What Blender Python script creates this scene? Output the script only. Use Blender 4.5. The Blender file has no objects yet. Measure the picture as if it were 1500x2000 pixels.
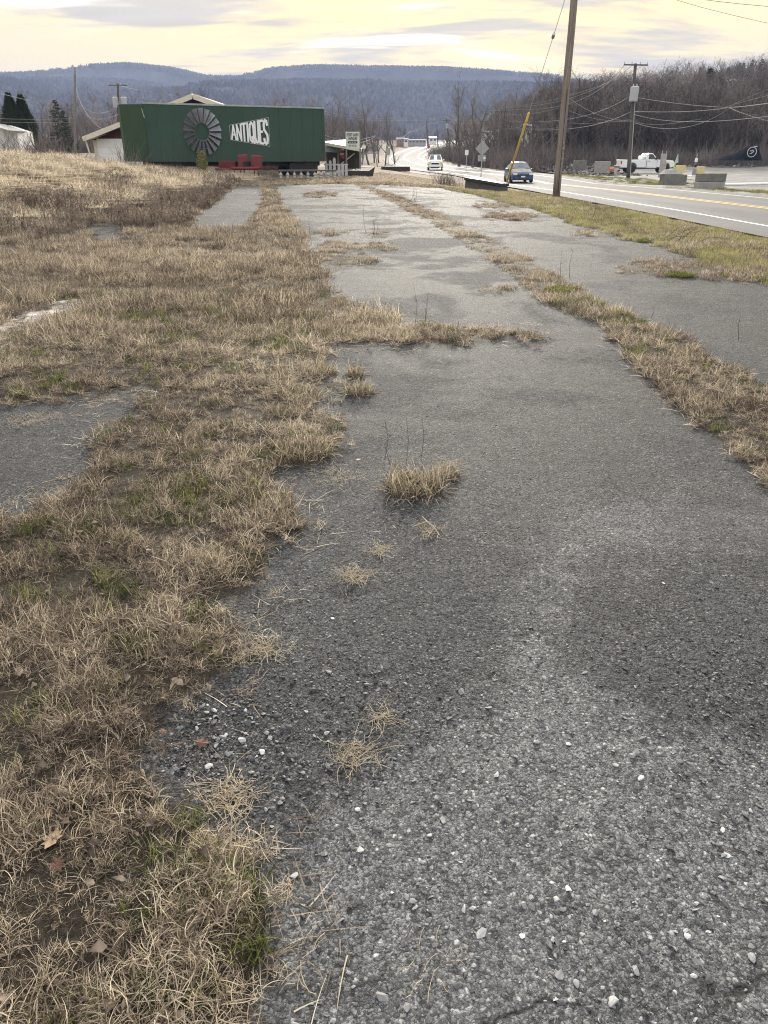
import bpy, bmesh, math, random
import numpy as np
from mathutils import Vector, Matrix

random.seed(7)
RNG = np.random.default_rng(11)
S = bpy.context.scene
COL = S.collection
R = math.radians

# ------------------------------------------------------------------ camera
F_PX, CX, CY, CAM_H, HOR = 1444.0, 750.0, 1000.0, 1.5, 308.0
TH = math.atan((CY - HOR) / F_PX)
CT, ST = math.cos(TH), math.sin(TH)
cam_d = bpy.data.cameras.new('camera')
cam_d.sensor_fit = 'VERTICAL'; cam_d.sensor_height = 36.0
cam_d.lens = 36.0 * F_PX / 2000.0
cam_d.clip_start = 0.05; cam_d.clip_end = 9000
cam = bpy.data.objects.new('camera', cam_d); COL.objects.link(cam)
cam.location = (0, 0, CAM_H); cam.rotation_euler = (math.pi / 2 - TH, 0, 0)
S.camera = cam

# ------------------------------------------------------------------ render, exposure
S.render.engine = 'CYCLES'
S.view_settings.view_transform = 'Standard'; S.view_settings.look = 'None'
S.view_settings.exposure = 0.85; S.view_settings.gamma = 1.0
S.view_settings.use_curve_mapping = False
S.cycles.use_denoising = True; S.cycles.denoiser = 'OPENIMAGEDENOISE'; S.cycles.denoising_input_passes = 'RGB_ALBEDO_NORMAL'; S.cycles.denoising_prefilter = 'NONE'; S.cycles.pixel_filter_type = 'BLACKMAN_HARRIS'; S.cycles.filter_width = 1.1
S.cycles.use_adaptive_sampling = True; S.cycles.adaptive_threshold = 0.02; S.cycles.adaptive_min_samples = 32
S.cycles.max_bounces = 6; S.cycles.diffuse_bounces = 2; S.cycles.glossy_bounces = 2
S.cycles.transmission_bounces = 4; S.cycles.transparent_max_bounces = 6; S.cycles.volume_bounces = 1
S.cycles.caustics_reflective = False; S.cycles.caustics_refractive = False
S.cycles.sample_clamp_indirect = 4.0

# ------------------------------------------------------------------ sun and sky
SUN_EL, SUN_AZ = 15.0, 4.0            # ahead of the camera, veiled by thin cloud
sun_d = bpy.data.lights.new('sun', 'SUN'); sun_d.energy = 4.2; sun_d.angle = R(5); sun_d.color = (1.0, 0.93, 0.82)
sun = bpy.data.objects.new('sun', sun_d); COL.objects.link(sun)
sdir = Vector((math.sin(R(SUN_AZ)) * math.cos(R(SUN_EL)), math.cos(R(SUN_AZ)) * math.cos(R(SUN_EL)), math.sin(R(SUN_EL))))
sun.rotation_euler = (-sdir).to_track_quat('-Z', 'Y').to_euler()
sun.location = (0, 0, 60)

W = bpy.data.worlds.new('World'); S.world = W; W.use_nodes = True
def build_world():
    nt = W.node_tree; nt.nodes.clear(); N = nt.nodes.new; L = nt.links.new
    out = N('ShaderNodeOutputWorld'); bg = N('ShaderNodeBackground'); bg.inputs['Strength'].default_value = 0.1
    L(bg.outputs[0], out.inputs['Surface'])
    sky = N('ShaderNodeTexSky'); sky.sky_type = 'NISHITA'; sky.sun_disc = False
    sky.sun_elevation = R(SUN_EL); sky.sun_rotation = R(SUN_AZ); sky.air_density = 1.0; sky.dust_density = 1.5
    tc = N('ShaderNodeTexCoord'); sp = N('ShaderNodeSeparateXYZ'); L(tc.outputs['Generated'], sp.inputs[0])
    def m(op, a, b=None, c=None, clamp=False):
        n = N('ShaderNodeMath'); n.operation = op; n.use_clamp = clamp
        for i, v in enumerate((a, b, c)):
            if v is None: continue
            if isinstance(v, (int, float)): n.inputs[i].default_value = v
            else: L(v, n.inputs[i])
        return n.outputs[0]
    zz = m('ADD', m('MAXIMUM', sp.outputs[2], 0.0), 0.09)
    cx = m('DIVIDE', sp.outputs[0], zz); cy = m('DIVIDE', sp.outputs[1], zz)
    cb = N('ShaderNodeCombineXYZ'); L(m('MULTIPLY', cx, 0.55), cb.inputs[0]); L(m('MULTIPLY', cy, 1.15), cb.inputs[1])
    def noise(scale, detail, rough, dist=0.0, off=0.0):
        n = N('ShaderNodeTexNoise'); n.inputs['Scale'].default_value = scale; n.inputs['Detail'].default_value = detail
        n.inputs['Roughness'].default_value = rough; n.inputs['Distortion'].default_value = dist
        mp = N('ShaderNodeMapping'); mp.inputs['Location'].default_value = (off, off * .7, off * .3)
        L(cb.outputs[0], mp.inputs[0]); L(mp.outputs[0], n.inputs['Vector']); return n.outputs['Fac']
    def mr(v, a, b, c, d, smooth=True):
        n = N('ShaderNodeMapRange'); n.interpolation_type = 'SMOOTHSTEP' if smooth else 'LINEAR'
        L(v, n.inputs[0])
        for i, x in enumerate((a, b, c, d)): n.inputs[i + 1].default_value = x
        return n.outputs[0]
    def mixc(f, a, b, mode='MIX'):
        n = N('ShaderNodeMix'); n.data_type = 'RGBA'; n.blend_type = mode
        if isinstance(f, (int, float)): n.inputs[0].default_value = f
        else: L(f, n.inputs[0])
        for i, v in ((6, a), (7, b)):
            if isinstance(v, tuple): n.inputs[i].default_value = (*v, 1)
            else: L(v, n.inputs[i])
        return n.outputs[2]
    # angle to the veiled sun
    dt = N('ShaderNodeVectorMath'); dt.operation = 'DOT_PRODUCT'; L(tc.outputs['Generated'], dt.inputs[0]); dt.inputs[1].default_value = sdir
    glow = m('POWER', m('MAXIMUM', dt.outputs['Value'], 0.0), 9.0)
    wide = m('POWER', m('MAXIMUM', dt.outputs['Value'], 0.0), 3.0)
    streak = noise(1.05, 5, 0.58, 0.35, 3.1)
    thick = mr(streak, 0.45, 0.56, 0.0, 1.0)          # 0 = thin bright, 1 = thicker grey underside
    warm = mixc(wide, (4.8, 4.7, 4.5), (7.7, 5.8, 2.2))
    grey = mixc(wide, (3.1, 3.15, 3.3), (3.9, 3.3, 2.35))
    cl = mixc(thick, warm, grey)
    gl = N('ShaderNodeVectorMath'); gl.operation = 'SCALE'; gl.inputs[0].default_value = (0.7, 0.65, 0.5); L(glow, gl.inputs['Scale'])
    cl = mixc(1.0, cl, gl.outputs[0], 'ADD')
    hole = noise(0.62, 4, 0.55, 0.5, 21.7)
    cover = mr(hole, 0.30, 0.37, 0.0, 1.0)
    rim = mr(hole, 0.36, 0.43, 1.0, 0.0)
    rims = N('ShaderNodeVectorMath'); rims.operation = 'SCALE'; rims.inputs[0].default_value = (0.4, 0.4, 0.4); L(rim, rims.inputs['Scale'])
    cl = mixc(1.0, cl, rims.outputs[0], 'ADD')
    up = mr(sp.outputs[2], 0.08, 0.9, 1.0, 3.0)
    ups = N('ShaderNodeVectorMath'); ups.operation = 'SCALE'; L(cl, ups.inputs[0]); L(up, ups.inputs['Scale']); cl = ups.outputs[0]
    hor = mr(sp.outputs[2], 0.0, 0.14, 0.0, 1.0); cl = mixc(1.0, cl, mixc(hor, (1.0, 0.94, 0.74), (1.0, 1.0, 1.0)), 'MULTIPLY')
    skyb = mixc(1.0, sky.outputs[0], (1.0, 1.0, 1.0), 'MULTIPLY')
    L(mixc(cover, skyb, cl), bg.inputs['Color'])
build_world()

# ------------------------------------------------------------------ helpers: pixel <-> place
def sstep(a, b, v):
    t = np.clip((np.asarray(v, float) - a) / (b - a), 0, 1); return t * t * (3 - 2 * t)
ZL = np.array([(-30, 0), (12, 0), (25, .15), (40, .35), (50, .45), (70, .6), (100, .8), (150, 1.2), (209, 1.5), (260, 3.6), (330, 6.4), (450, 10), (900, 18), (5000, 40)], float)
ZR = np.array([(-30, 0), (25, 0), (45, -.12), (62, -.28), (80, -.05), (100, .15), (140, .7), (209, 1.5), (260, 3.6), (330, 6.4), (450, 10), (900, 18), (5000, 40)], float)
RC = np.array([(-40, 12.9), (0, 12.8), (30, 12.7), (60, 12.7), (75, 12.2), (85, 11.0), (100, 8.0), (115, 6.4), (135, 5.2), (160, 4.7), (190, 4.6), (215, 5.2), (240, 7.4), (265, 10.6), (300, 15.8), (340, 22.5), (420, 38)], float)
def road_x(y):
    y = np.asarray(y, float)
    return sum(np.interp(y + d, RC[:, 0], RC[:, 1]) for d in (-8, -4, 0, 4, 8)) / 5
def gz(x, y):
    x = np.asarray(x, float); y = np.asarray(y, float)
    zl = np.interp(y, ZL[:, 0], ZL[:, 1]); zr = np.interp(y, ZR[:, 0], ZR[:, 1])
    t = sstep(-13.5, -6.0, x - road_x(y))
    z = zl * (1 - t) + zr * t
    z = z - .12 * sstep(4.0, 5.4, np.abs(x - road_x(y))) * sstep(0, 2, x - road_x(y)) * (y < 130)
    # grassy mound on the left
    z = z + 1.15 * sstep(-5.8, -14.5, x) * sstep(14, 29, y) * (1 - .72 * sstep(31, 43, y))
    z = z + .8 * sstep(-15, -40, x) * sstep(20, 50, y)
    # wooded hill on the right
    a = x / np.maximum(y, 40.)
    z = z + sstep(118, 330, y) * (9.5 + 8.5 * np.clip((a - .2) / .27, 0, 1.6)) * sstep(.10, .19, a) * (1 - .35 * sstep(340, 800, y))
    return z
def ray(px, py):
    a = (px - CX) / F_PX; b = (CY - py) / F_PX
    return a, CT + b * ST, -ST + b * CT
def at(px, py, Y):
    dx, dy, dz = ray(px, py); t = Y / dy
    return Vector((dx * t, Y, CAM_H + dz * t))
def hit(px, py):
    dx, dy, dz = ray(px, py); t = .3
    while t < 900:
        if CAM_H + dz * t <= float(gz(dx * t, dy * t)): break
        t *= 1.01
    lo, hi = t / 1.01, t
    for _ in range(25):
        m = (lo + hi) / 2
        if CAM_H + dz * m <= float(gz(dx * m, dy * m)): hi = m
        else: lo = m
    return Vector((dx * hi, dy * hi, float(gz(dx * hi, dy * hi))))
def base(px, Y):
    """the point on the ground at depth Y in the column px (taken at the horizon)"""
    x = at(px, HOR + 25, Y).x; return Vector((x, Y, float(gz(x, Y))))
def proj(x, y, z):
    zc = y * CT - (z - CAM_H) * ST; yc = y * ST + (z - CAM_H) * CT
    zc = np.where(zc < .05, .05, zc)
    return CX + F_PX * x / zc, CY - F_PX * yc / zc

# value noise in numpy
def _hash(i, j, s):
    n = (i * 374761393 + j * 668265263 + s * 974711) & 0x7fffffff
    n = ((n ^ (n >> 13)) * 1274126177) & 0x7fffffff
    return ((n ^ (n >> 16)) & 0xffff) / 65535.0
def vnoise(x, y, s=0):
    xi = np.floor(x).astype(np.int64); yi = np.floor(y).astype(np.int64)
    fx = x - xi; fy = y - yi; fx = fx * fx * (3 - 2 * fx); fy = fy * fy * (3 - 2 * fy)
    a = _hash(xi, yi, s); b = _hash(xi + 1, yi, s); c = _hash(xi, yi + 1, s); d = _hash(xi + 1, yi + 1, s)
    return (a * (1 - fx) + b * fx) * (1 - fy) + (c * (1 - fx) + d * fx) * fy
def fbm(x, y, s=0, o=4):
    x = np.asarray(x, float); y = np.asarray(y, float); v = 0; a = .5; t = 0
    for k in range(o):
        v = v + a * vnoise(x * 2 ** k + 17.3 * k, y * 2 ** k - 9.1 * k, s + k); t += a; a *= .5
    return v / t

# ------------------------------------------------------------------ helpers: objects
def tag(o, label=None, cat=None, group=None, kind=None):
    if label: o['label'] = label
    if cat: o['category'] = cat
    if group: o['group'] = group
    if kind: o['kind'] = kind
    return o
def empty(name, loc=(0, 0, 0), rz=0.0, label=None, cat=None, group=None):
    o = bpy.data.objects.new(name, None); COL.objects.link(o); o.location = loc; o.rotation_euler = (0, 0, rz)
    o.empty_display_size = .2
    return tag(o, label, cat, group)
def mesh_obj(name, me, mat=None, parent=None):
    o = bpy.data.objects.new(name, me); COL.objects.link(o)
    if mat is not None:
        for m in (mat if isinstance(mat, (list, tuple)) else [mat]): me.materials.append(m)
    if parent: o.parent = parent
    return o
class MB:
    def __init__(s): s.v = []; s.f = []; s.mi = []; s.smooth = False
    def add(s, vs, fs, mi=0):
        b = len(s.v); s.v += [tuple(v) for v in vs]; s.f += [tuple(i + b for i in f) for f in fs]; s.mi += [mi] * len(fs); return s
    def box(s, x0, x1, y0, y1, z0, z1, M=None, mi=0):
        vs = [Vector(p) for p in ((x0, y0, z0), (x1, y0, z0), (x1, y1, z0), (x0, y1, z0), (x0, y0, z1), (x1, y0, z1), (x1, y1, z1), (x0, y1, z1))]
        if M is not None: vs = [M @ v for v in vs]
        return s.add(vs, [(3, 2, 1, 0), (4, 5, 6, 7), (0, 1, 5, 4), (1, 2, 6, 5), (2, 3, 7, 6), (3, 0, 4, 7)], mi)
    def bar(s, p, q, w, h=None, mi=0, up=(0, 0, 1)):
        """a square bar from p to q"""
        p = Vector(p); q = Vector(q); h = h or w; d = (q - p); L = d.length; d.normalize()
        u = Vector(up); u = u if abs(d.dot(u)) < .98 else Vector((1, 0, 0))
        x = d.cross(u).normalized(); z = x.cross(d)
        M = Matrix((x, d, z)).transposed().to_4x4(); M.translation = p
        return s.box(-w / 2, w / 2, 0, L, -h / 2, h / 2, M, mi)
    def tube(s, pts, rad, n=6, caps=True, mi=0):
        pts = [Vector(p) for p in pts]; b = len(s.v); m = len(pts)
        if isinstance(rad, (int, float)): rad = [rad] * m
        px = None
        for i, p in enumerate(pts):
            d = (pts[min(i + 1, m - 1)] - pts[max(i - 1, 0)]).normalized()
            if px is None: px = d.orthogonal().normalized()
            px = (px - d * px.dot(d)); px = px.normalized() if px.length > 1e-6 else d.orthogonal().normalized()
            py = d.cross(px)
            for k in range(n):
                a = 2 * math.pi * k / n; s.v.append(tuple(p + (px * math.cos(a) + py * math.sin(a)) * rad[i]))
        for i in range(m - 1):
            for k in range(n):
                s.f.append((b + i * n + k, b + i * n + (k + 1) % n, b + (i + 1) * n + (k + 1) % n, b + (i + 1) * n + k)); s.mi.append(mi)
        if caps:
            s.f.append(tuple(b + k for k in reversed(range(n)))); s.f.append(tuple(b + (m - 1) * n + k for k in range(n))); s.mi += [mi, mi]
        return s
    def lathe(s, prof, n=16, M=None, mi=0):
        b = len(s.v)
        for r, z in prof:
            for k in range(n):
                a = 2 * math.pi * k / n; v = Vector((r * math.cos(a), r * math.sin(a), z)); s.v.append(tuple(M @ v if M is not None else v))
        for i in range(len(prof) - 1):
            for k in range(n):
                s.f.append((b + i * n + k, b + i * n + (k + 1) % n, b + (i + 1) * n + (k + 1) % n, b + (i + 1) * n + k)); s.mi.append(mi)
        s.f.append(tuple(b + k for k in reversed(range(n)))); s.f.append(tuple(b + (len(prof) - 1) * n + k for k in range(n))); s.mi += [mi, mi]
        return s
    def prism(s, poly, h, M=None, mi=0):
        """poly in xy, extruded along z from 0 to h, then transformed"""
        n = len(poly); vs = [Vector((x, y, 0)) for x, y in poly] + [Vector((x, y, h)) for x, y in poly]
        if M is not None: vs = [M @ v for v in vs]
        return s.add(vs, [tuple(reversed(range(n))), tuple(range(n, 2 * n))] + [(i, (i + 1) % n, n + (i + 1) % n, n + i) for i in range(n)], mi)
    def mesh(s, name, smooth=False):
        me = bpy.data.meshes.new(name); me.from_pydata(s.v, [], s.f); me.update()
        if any(s.mi): me.polygons.foreach_set('material_index', s.mi)
        if smooth: me.polygons.foreach_set('use_smooth', [True] * len(me.polygons))
        return me
    def build(s, name, mat, parent=None, smooth=False, bevel=0, seg=2):
        me = s.mesh(name, smooth)
        bm = bmesh.new(); bm.from_mesh(me)
        bmesh.ops.recalc_face_normals(bm, faces=bm.faces)
        bm.to_mesh(me); bm.free()
        o = mesh_obj(name, me, mat, parent)
        if bevel:
            b = o.modifiers.new('bevel', 'BEVEL'); b.width = bevel; b.segments = seg; b.limit_method = 'ANGLE'; b.angle_limit = R(40)
        return o
def np_mesh(name, v, f, smooth=False):
    """v (N,3), f (M,k) arrays, all faces with k corners"""
    me = bpy.data.meshes.new(name); v = np.asarray(v, np.float32); f = np.asarray(f, np.int32); k = f.shape[1]
    me.vertices.add(len(v)); me.vertices.foreach_set('co', v.ravel())
    me.loops.add(f.size); me.loops.foreach_set('vertex_index', f.ravel())
    me.polygons.add(len(f)); me.polygons.foreach_set('loop_start', np.arange(0, f.size, k, dtype=np.int32))
    if smooth: me.polygons.foreach_set('use_smooth', np.ones(len(f), bool))
    me.update(calc_edges=True); return me
def grid_mesh(name, X, Y, Z, smooth=True):
    ny, nx = X.shape; v = np.stack([X, Y, Z], -1).reshape(-1, 3)
    i = np.arange(ny * nx).reshape(ny, nx)
    f = np.stack([i[:-1, :-1], i[:-1, 1:], i[1:, 1:], i[1:, :-1]], -1).reshape(-1, 4)
    return np_mesh(name, v, f, smooth)
def attr(me, name, vals):
    a = me.attributes.new(name, 'FLOAT', 'POINT'); a.data.foreach_set('value', np.asarray(vals, np.float32).ravel())
def copy_tree(o, parent=None):
    c = o.copy(); COL.objects.link(c)
    if parent: c.parent = parent
    for ch in o.children: copy_tree(ch, c)
    return c

# ------------------------------------------------------------------ helpers: materials
MATS = {}
class NT:
    def __init__(s, name):
        s.m = bpy.data.materials.new(name); s.m.use_nodes = True; s.t = s.m.node_tree; s.t.nodes.clear()
        s.out = s.N('ShaderNodeOutputMaterial'); s.p = s.N('ShaderNodeBsdfPrincipled'); s.L(s.p.outputs[0], s.out.inputs['Surface'])
        MATS[name] = s.m
    def N(s, t): return s.t.nodes.new(t)
    def L(s, a, b): s.t.links.new(a, b)
    def pos(s): return s.N('ShaderNodeNewGeometry').outputs['Position']
    def obj(s): return s.N('ShaderNodeTexCoord').outputs['Object']
    def mapv(s, v, scale=(1, 1, 1), loc=(0, 0, 0), rot=(0, 0, 0)):
        n = s.N('ShaderNodeMapping'); n.inputs['Scale'].default_value = scale; n.inputs['Location'].default_value = loc; n.inputs['Rotation'].default_value = rot
        s.L(v, n.inputs[0]); return n.outputs[0]
    def noise(s, v, scale, detail=3, rough=.55, dist=0):
        n = s.N('ShaderNodeTexNoise'); n.inputs['Scale'].default_value = scale; n.inputs['Detail'].default_value = detail
        n.inputs['Roughness'].default_value = rough; n.inputs['Distortion'].default_value = dist; s.L(v, n.inputs['Vector']); return n.outputs['Fac']
    def voro(s, v, scale, feature='F1'):
        n = s.N('ShaderNodeTexVoronoi'); n.feature = feature; n.inputs['Scale'].default_value = scale; s.L(v, n.inputs['Vector']); return n
    def mr(s, v, a, b, c=0., d=1., smooth=False):
        n = s.N('ShaderNodeMapRange'); n.interpolation_type = 'SMOOTHSTEP' if smooth else 'LINEAR'; s.L(v, n.inputs[0])
        for i, x in enumerate((a, b, c, d)): n.inputs[i + 1].default_value = x
        return n.outputs[0]
    def math(s, op, a, b=0.):
        n = s.N('ShaderNodeMath'); n.operation = op
        for i, v in enumerate((a, b)):
            if isinstance(v, (int, float)): n.inputs[i].default_value = v
            else: s.L(v, n.inputs[i])
        return n.outputs[0]
    def mix(s, f, a, b, mode='MIX'):
        n = s.N('ShaderNodeMix'); n.data_type = 'RGBA'; n.blend_type = mode
        if isinstance(f, (int, float)): n.inputs[0].default_value = f
        else: s.L(f, n.inputs[0])
        for i, v in ((6, a), (7, b)):
            if isinstance(v, tuple): n.inputs[i].default_value = (*v[:3], 1)
            else: s.L(v, n.inputs[i])
        return n.outputs[2]
    def attr(s, name, kind='GEOMETRY'):
        n = s.N('ShaderNodeAttribute'); n.attribute_type = kind; n.attribute_name = name; return n.outputs['Fac']
    def ramp(s, v, stops):
        n = s.N('ShaderNodeValToRGB'); e = n.color_ramp.elements
        while len(e) < len(stops): e.new(.5)
        for i, (p, c) in enumerate(stops): e[i].position = p; e[i].color = (*c, 1)
        s.L(v, n.inputs[0]); return n.outputs[0]
    def col(s, c):
        if isinstance(c, tuple): s.p.inputs['Base Color'].default_value = (*c[:3], 1)
        else: s.L(c, s.p.inputs['Base Color'])
        return s
    def set(s, rough=.7, metal=0., spec=.5):
        if isinstance(rough, (int, float)): s.p.inputs['Roughness'].default_value = rough
        else: s.L(rough, s.p.inputs['Roughness'])
        s.p.inputs['Metallic'].default_value = metal; s.p.inputs['Specular IOR Level'].default_value = spec; return s
    def bump(s, h, strength=.5, dist=.01):
        n = s.N('ShaderNodeBump'); n.inputs['Strength'].default_value = strength; n.inputs['Distance'].default_value = dist
        s.L(h, n.inputs['Height']); s.L(n.outputs[0], s.p.inputs['Normal']); return s
    def translucent(s, c, f):
        t = s.N('ShaderNodeBsdfTranslucent'); mx = s.N('ShaderNodeMixShader'); mx.inputs[0].default_value = f
        if isinstance(c, tuple): t.inputs[0].default_value = (*c[:3], 1)
        else: s.L(c, t.inputs[0])
        s.L(s.p.outputs[0], mx.inputs[1]); s.L(t.outputs[0], mx.inputs[2]); s.L(mx.outputs[0], s.out.inputs['Surface']); return s
def worn(name, c, var=.25, rough=.6, metal=0., scale=3., spec=.5, grain=(1, 1, 1), bump=0.):
    """a painted, wooden or metal surface with uneven tone"""
    n = NT(name); v = n.mapv(n.obj(), grain); a = n.noise(v, scale, 6, .65)
    b = n.noise(v, scale * 9, 3, .6)
    k = n.math('ADD', n.math('MULTIPLY', a, .65), n.math('MULTIPLY', b, .35))
    lo = tuple(x * (1 - var) for x in c); hi = tuple(min(1, x * (1 + var)) for x in c)
    n.col(n.ramp(k, [(.3, lo), (.7, hi)])).set(n.mr(a, .3, .7, rough - .1, min(1, rough + .12)), metal, spec)
    if bump: n.bump(k, bump, .01)
    return n.m

# ================================================================== where grass grows (outlines traced on the ground)
def inpoly(px, py, poly):
    P = np.asarray(poly, float); x0, y0 = P[:, 0], P[:, 1]; x1, y1 = np.roll(x0, -1), np.roll(y0, -1)
    r = np.zeros(px.shape, bool)
    for a, b, c, d in zip(x0, y0, x1, y1):
        if b == d: continue
        k = ((b > py) != (d > py)) & (px < (c - a) * (py - b) / (d - b) + a); r ^= k
    return r
G_MAIN = [(-4000, 4000), (300, 4000), (440, 2600), (455, 2000), (480, 1900), (492, 1830), (505, 1760), (500, 1700), (450, 1655), (360, 1600), (300, 1560), (262, 1500), (300, 1440), (330, 1400), (400, 1350), (450, 1310), (430, 1250), (390, 1200), (340, 1180), (330, 1140), (400, 1130), (480, 1090), (570, 1040), (590, 1010), (560, 985), (500, 960), (470, 920), (540, 895), (630, 880), (655, 850), (620, 820), (570, 790), (620, 760), (640, 730), (590, 690), (660, 682), (740, 672), (900, 670), (1060, 666), (1050, 652), (940, 652), (820, 642), (760, 634), (700, 605), (650, 575), (620, 530), (590, 505), (600, 470), (575, 440), (552, 410), (542, 380), (532, 362), (900, 355), (900, 345), (-4000, 345)]
HOLES = [[(470, 360), (512, 364), (516, 385), (508, 412), (494, 436), (470, 446), (400, 452), (362, 450), (378, 425), (430, 388), (455, 366)],
         [(170, 446), (240, 438), (250, 468), (190, 476)],
         [(-2500, 900), (-600, 850), (0, 792), (100, 778), (200, 766), (300, 770), (312, 792), (270, 826), (200, 870), (150, 930), (110, 975), (30, 1000), (0, 1008), (-600, 1180), (-2500, 1700)],
         [(-400, 760), (0, 640), (60, 614), (110, 592), (168, 590), (150, 612), (90, 640), (30, 668), (0, 688), (-400, 840)],
         [(535, 364), (690, 360), (700, 352), (900, 352), (900, 362), (700, 366), (700, 362), (560, 380), (545, 372)]]
WHITE = HOLES[3]
CRACK = [(696, 360, 3), (760, 385, 7), (860, 432, 13), (920, 470, 15), (960, 490, 17), (1000, 515, 19), (1060, 560, 26), (1120, 592, 24), (1180, 618, 18), (1215, 645, 26), (1260, 680, 42), (1320, 720, 52), (1400, 780, 62), (1500, 850, 72), (1700, 990, 100), (2400, 1480, 160)]
V_POLY = [(700, 350), (860, 352), (960, 366), (1090, 386), (1180, 404), (1300, 427), (1500, 467), (2500, 665), (2500, 890), (1500, 548), (1390, 522), (1340, 502), (1290, 482), (1200, 461), (1130, 441), (1060, 413), (1000, 399), (930, 382), (860, 368), (700, 360)]
BLOBS = [(1330, 527, 125, 17), (1420, 540, 90, 14), (1000, 423, 52, 7), (1148, 458, 20, 5), (625, 381, 34, 6), (690, 486, 80, 9), (700, 512, 42, 9), (640, 508, 50, 12), (735, 460, 26, 3), (640, 458, 30, 2), (960, 402, 40, 5),
         (1010, 660, 30, 8), (980, 566, 40, 6), (440, 1130, 80, 45), (560, 1000, 40, 22)]
def crackdist(px, py):
    best = np.full(px.shape, 9.)
    for (a, b, w0), (c, d, w1) in zip(CRACK[:-1], CRACK[1:]):
        dx, dy = c - a, d - b; L2 = dx * dx + dy * dy
        t = np.clip(((px - a) * dx + (py - b) * dy) / L2, 0, 1)
        dd = np.abs((px - a - t * dx) * dy - (py - b - t * dy) * dx) / math.sqrt(L2)
        de = np.hypot(px - a - t * dx, py - b - t * dy)
        w = w0 + (w1 - w0) * t
        best = np.minimum(best, de / w)
    return best
def grass_class(x, y, jit=1.0, fuzz=0.):
    """0 bare, 1 dry grass of the lot, 2 roadside verge, 3 crack line"""
    x = np.asarray(x, float); y = np.asarray(y, float)
    px, py = proj(x, y, gz(x, y))
    s = np.clip((py - 300) * .035, .5, 40) * jit
    qx = px + (fbm(x * 3.1, y * 3.1, 5, 3) - .5) * 5 * s; qy = py + (fbm(x * 3.1 + 40, y * 3.1, 8, 3) - .5) * 2.6 * s
    if fuzz: cqx, cqy = qx, qy; qx = qx + RNG.normal(0, fuzz, px.shape) * s; qy = qy + RNG.normal(0, fuzz * .6, px.shape) * s
    else: cqx, cqy = qx, qy
    c = np.zeros(px.shape, int)
    main = inpoly(qx, qy, G_MAIN)
    for h in HOLES: main &= ~(inpoly(qx, qy, h) & ((h is not WHITE) | (fbm(x * 7, y * 7, 29, 3) < .72)))
    c[main] = 1
    c[(crackdist(px + (qx - px) * .35, py + (qy - py) * .35) < 1) & (y > 1)] = 3
    for a, b, w, h in BLOBS: c[((qx - a) / w) ** 2 + ((qy - b) / h) ** 2 < 1] = 3
    c[inpoly(qx, qy, V_POLY)] = 2
    rx = road_x(y)
    c[(y > 41) & (x < rx - 5.4)] = 4            # far grass
    c[(x > rx - 5.2 + .9 * (fbm(x * 2, y * 2, 14, 3) - .5))] = 0
    c[y < .2] = 0
    return c
EDGE = np.array([(y, x) for x, y, z in [tuple(hit(*q)) for q in ((1500, 548), (1390, 522), (1340, 502), (1290, 482), (1200, 461), (1130, 441), (1060, 413), (1000, 399), (930, 382), (860, 368))]])
def edge_x(y): return np.interp(y, EDGE[:, 0], EDGE[:, 1])
LOT_END = 40.5

# ================================================================== materials of the setting
n = NT('asphalt_lot')
P = n.pos()
wn0 = n.N('ShaderNodeTexNoise'); wn0.inputs['Scale'].default_value = 70; wn0.inputs['Detail'].default_value = 3; n.L(P, wn0.inputs['Vector']); ws0 = n.N('ShaderNodeVectorMath'); ws0.operation = 'SCALE'; ws0.inputs['Scale'].default_value = .013; n.L(wn0.outputs['Color'], ws0.inputs[0]); wa0 = n.N('ShaderNodeVectorMath'); wa0.operation = 'ADD'; n.L(P, wa0.inputs[0]); n.L(ws0.outputs[0], wa0.inputs[1]); PW = wa0.outputs[0]
v1 = n.voro(PW, 100); v2 = n.voro(PW, 235)
cell = n.N('ShaderNodeSeparateColor'); n.L(v1.outputs['Color'], cell.inputs[0])
cell2 = n.N('ShaderNodeSeparateColor'); n.L(v2.outputs['Color'], cell2.inputs[0])
ag = n.ramp(cell.outputs[0], [(0., (.035, .035, .036)), (.4, (.09, .09, .091)), (.7, (.18, .18, .18)), (.9, (.34, .34, .335)), (1., (.5, .5, .49))])
fine = n.ramp(cell2.outputs[0], [(0., (.028, .028, .029)), (.55, (.10, .10, .10)), (1., (.26, .26, .256))])
big = n.mr(cell.outputs[1], .56, .60)
c = n.mix(big, fine, ag)
rim = n.mr(v1.outputs['Distance'], .42, .72, 0., 1.)
c = n.mix(n.math('MULTIPLY', rim, n.math('MULTIPLY', big, .9)), c, (.012, .012, .013))  # dark binder round big stones, deepened to paint in crevice shade
patch = n.noise(P, .55, 5, .6, .6); patch2 = n.noise(n.mapv(P, (1, .6, 1), (4, 9, 0)), 2.2, 4, .6)
pm = n.math('ADD', n.math('MULTIPLY', patch, .7), n.math('MULTIPLY', patch2, .3))
dust = n.mr(pm, .47, .57, 0., 1., True)
pale = n.attr('pale'); pal = n.mr(n.math('ADD', pale, n.math('MULTIPLY', n.math('SUBTRACT', n.noise(P, 5, 5, .7), .5), .9)), .05, .95, 0., 1., True)
c = n.mix(1., c, n.mix(pal, (.56, .575, .6), (1.25, 1.28, 1.31)), 'MULTIPLY'); c = n.mix(n.math('MULTIPLY', pal, .15), c, (.2, .203, .205))
c = n.mix(n.math('MULTIPLY', dust, .22), c, n.mix(.5, (.17, .172, .175), c))
tar = n.mr(pm, .38, .50, .5, 0., True)
c = n.mix(tar, c, (.03, .031, .033))
soil = n.attr('soil'); sn = n.noise(P, 26, 5, .7)
smask = n.mr(n.math('ADD', soil, n.math('MULTIPLY', n.math('SUBTRACT', sn, .5), .9)), .3, .62)
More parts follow.
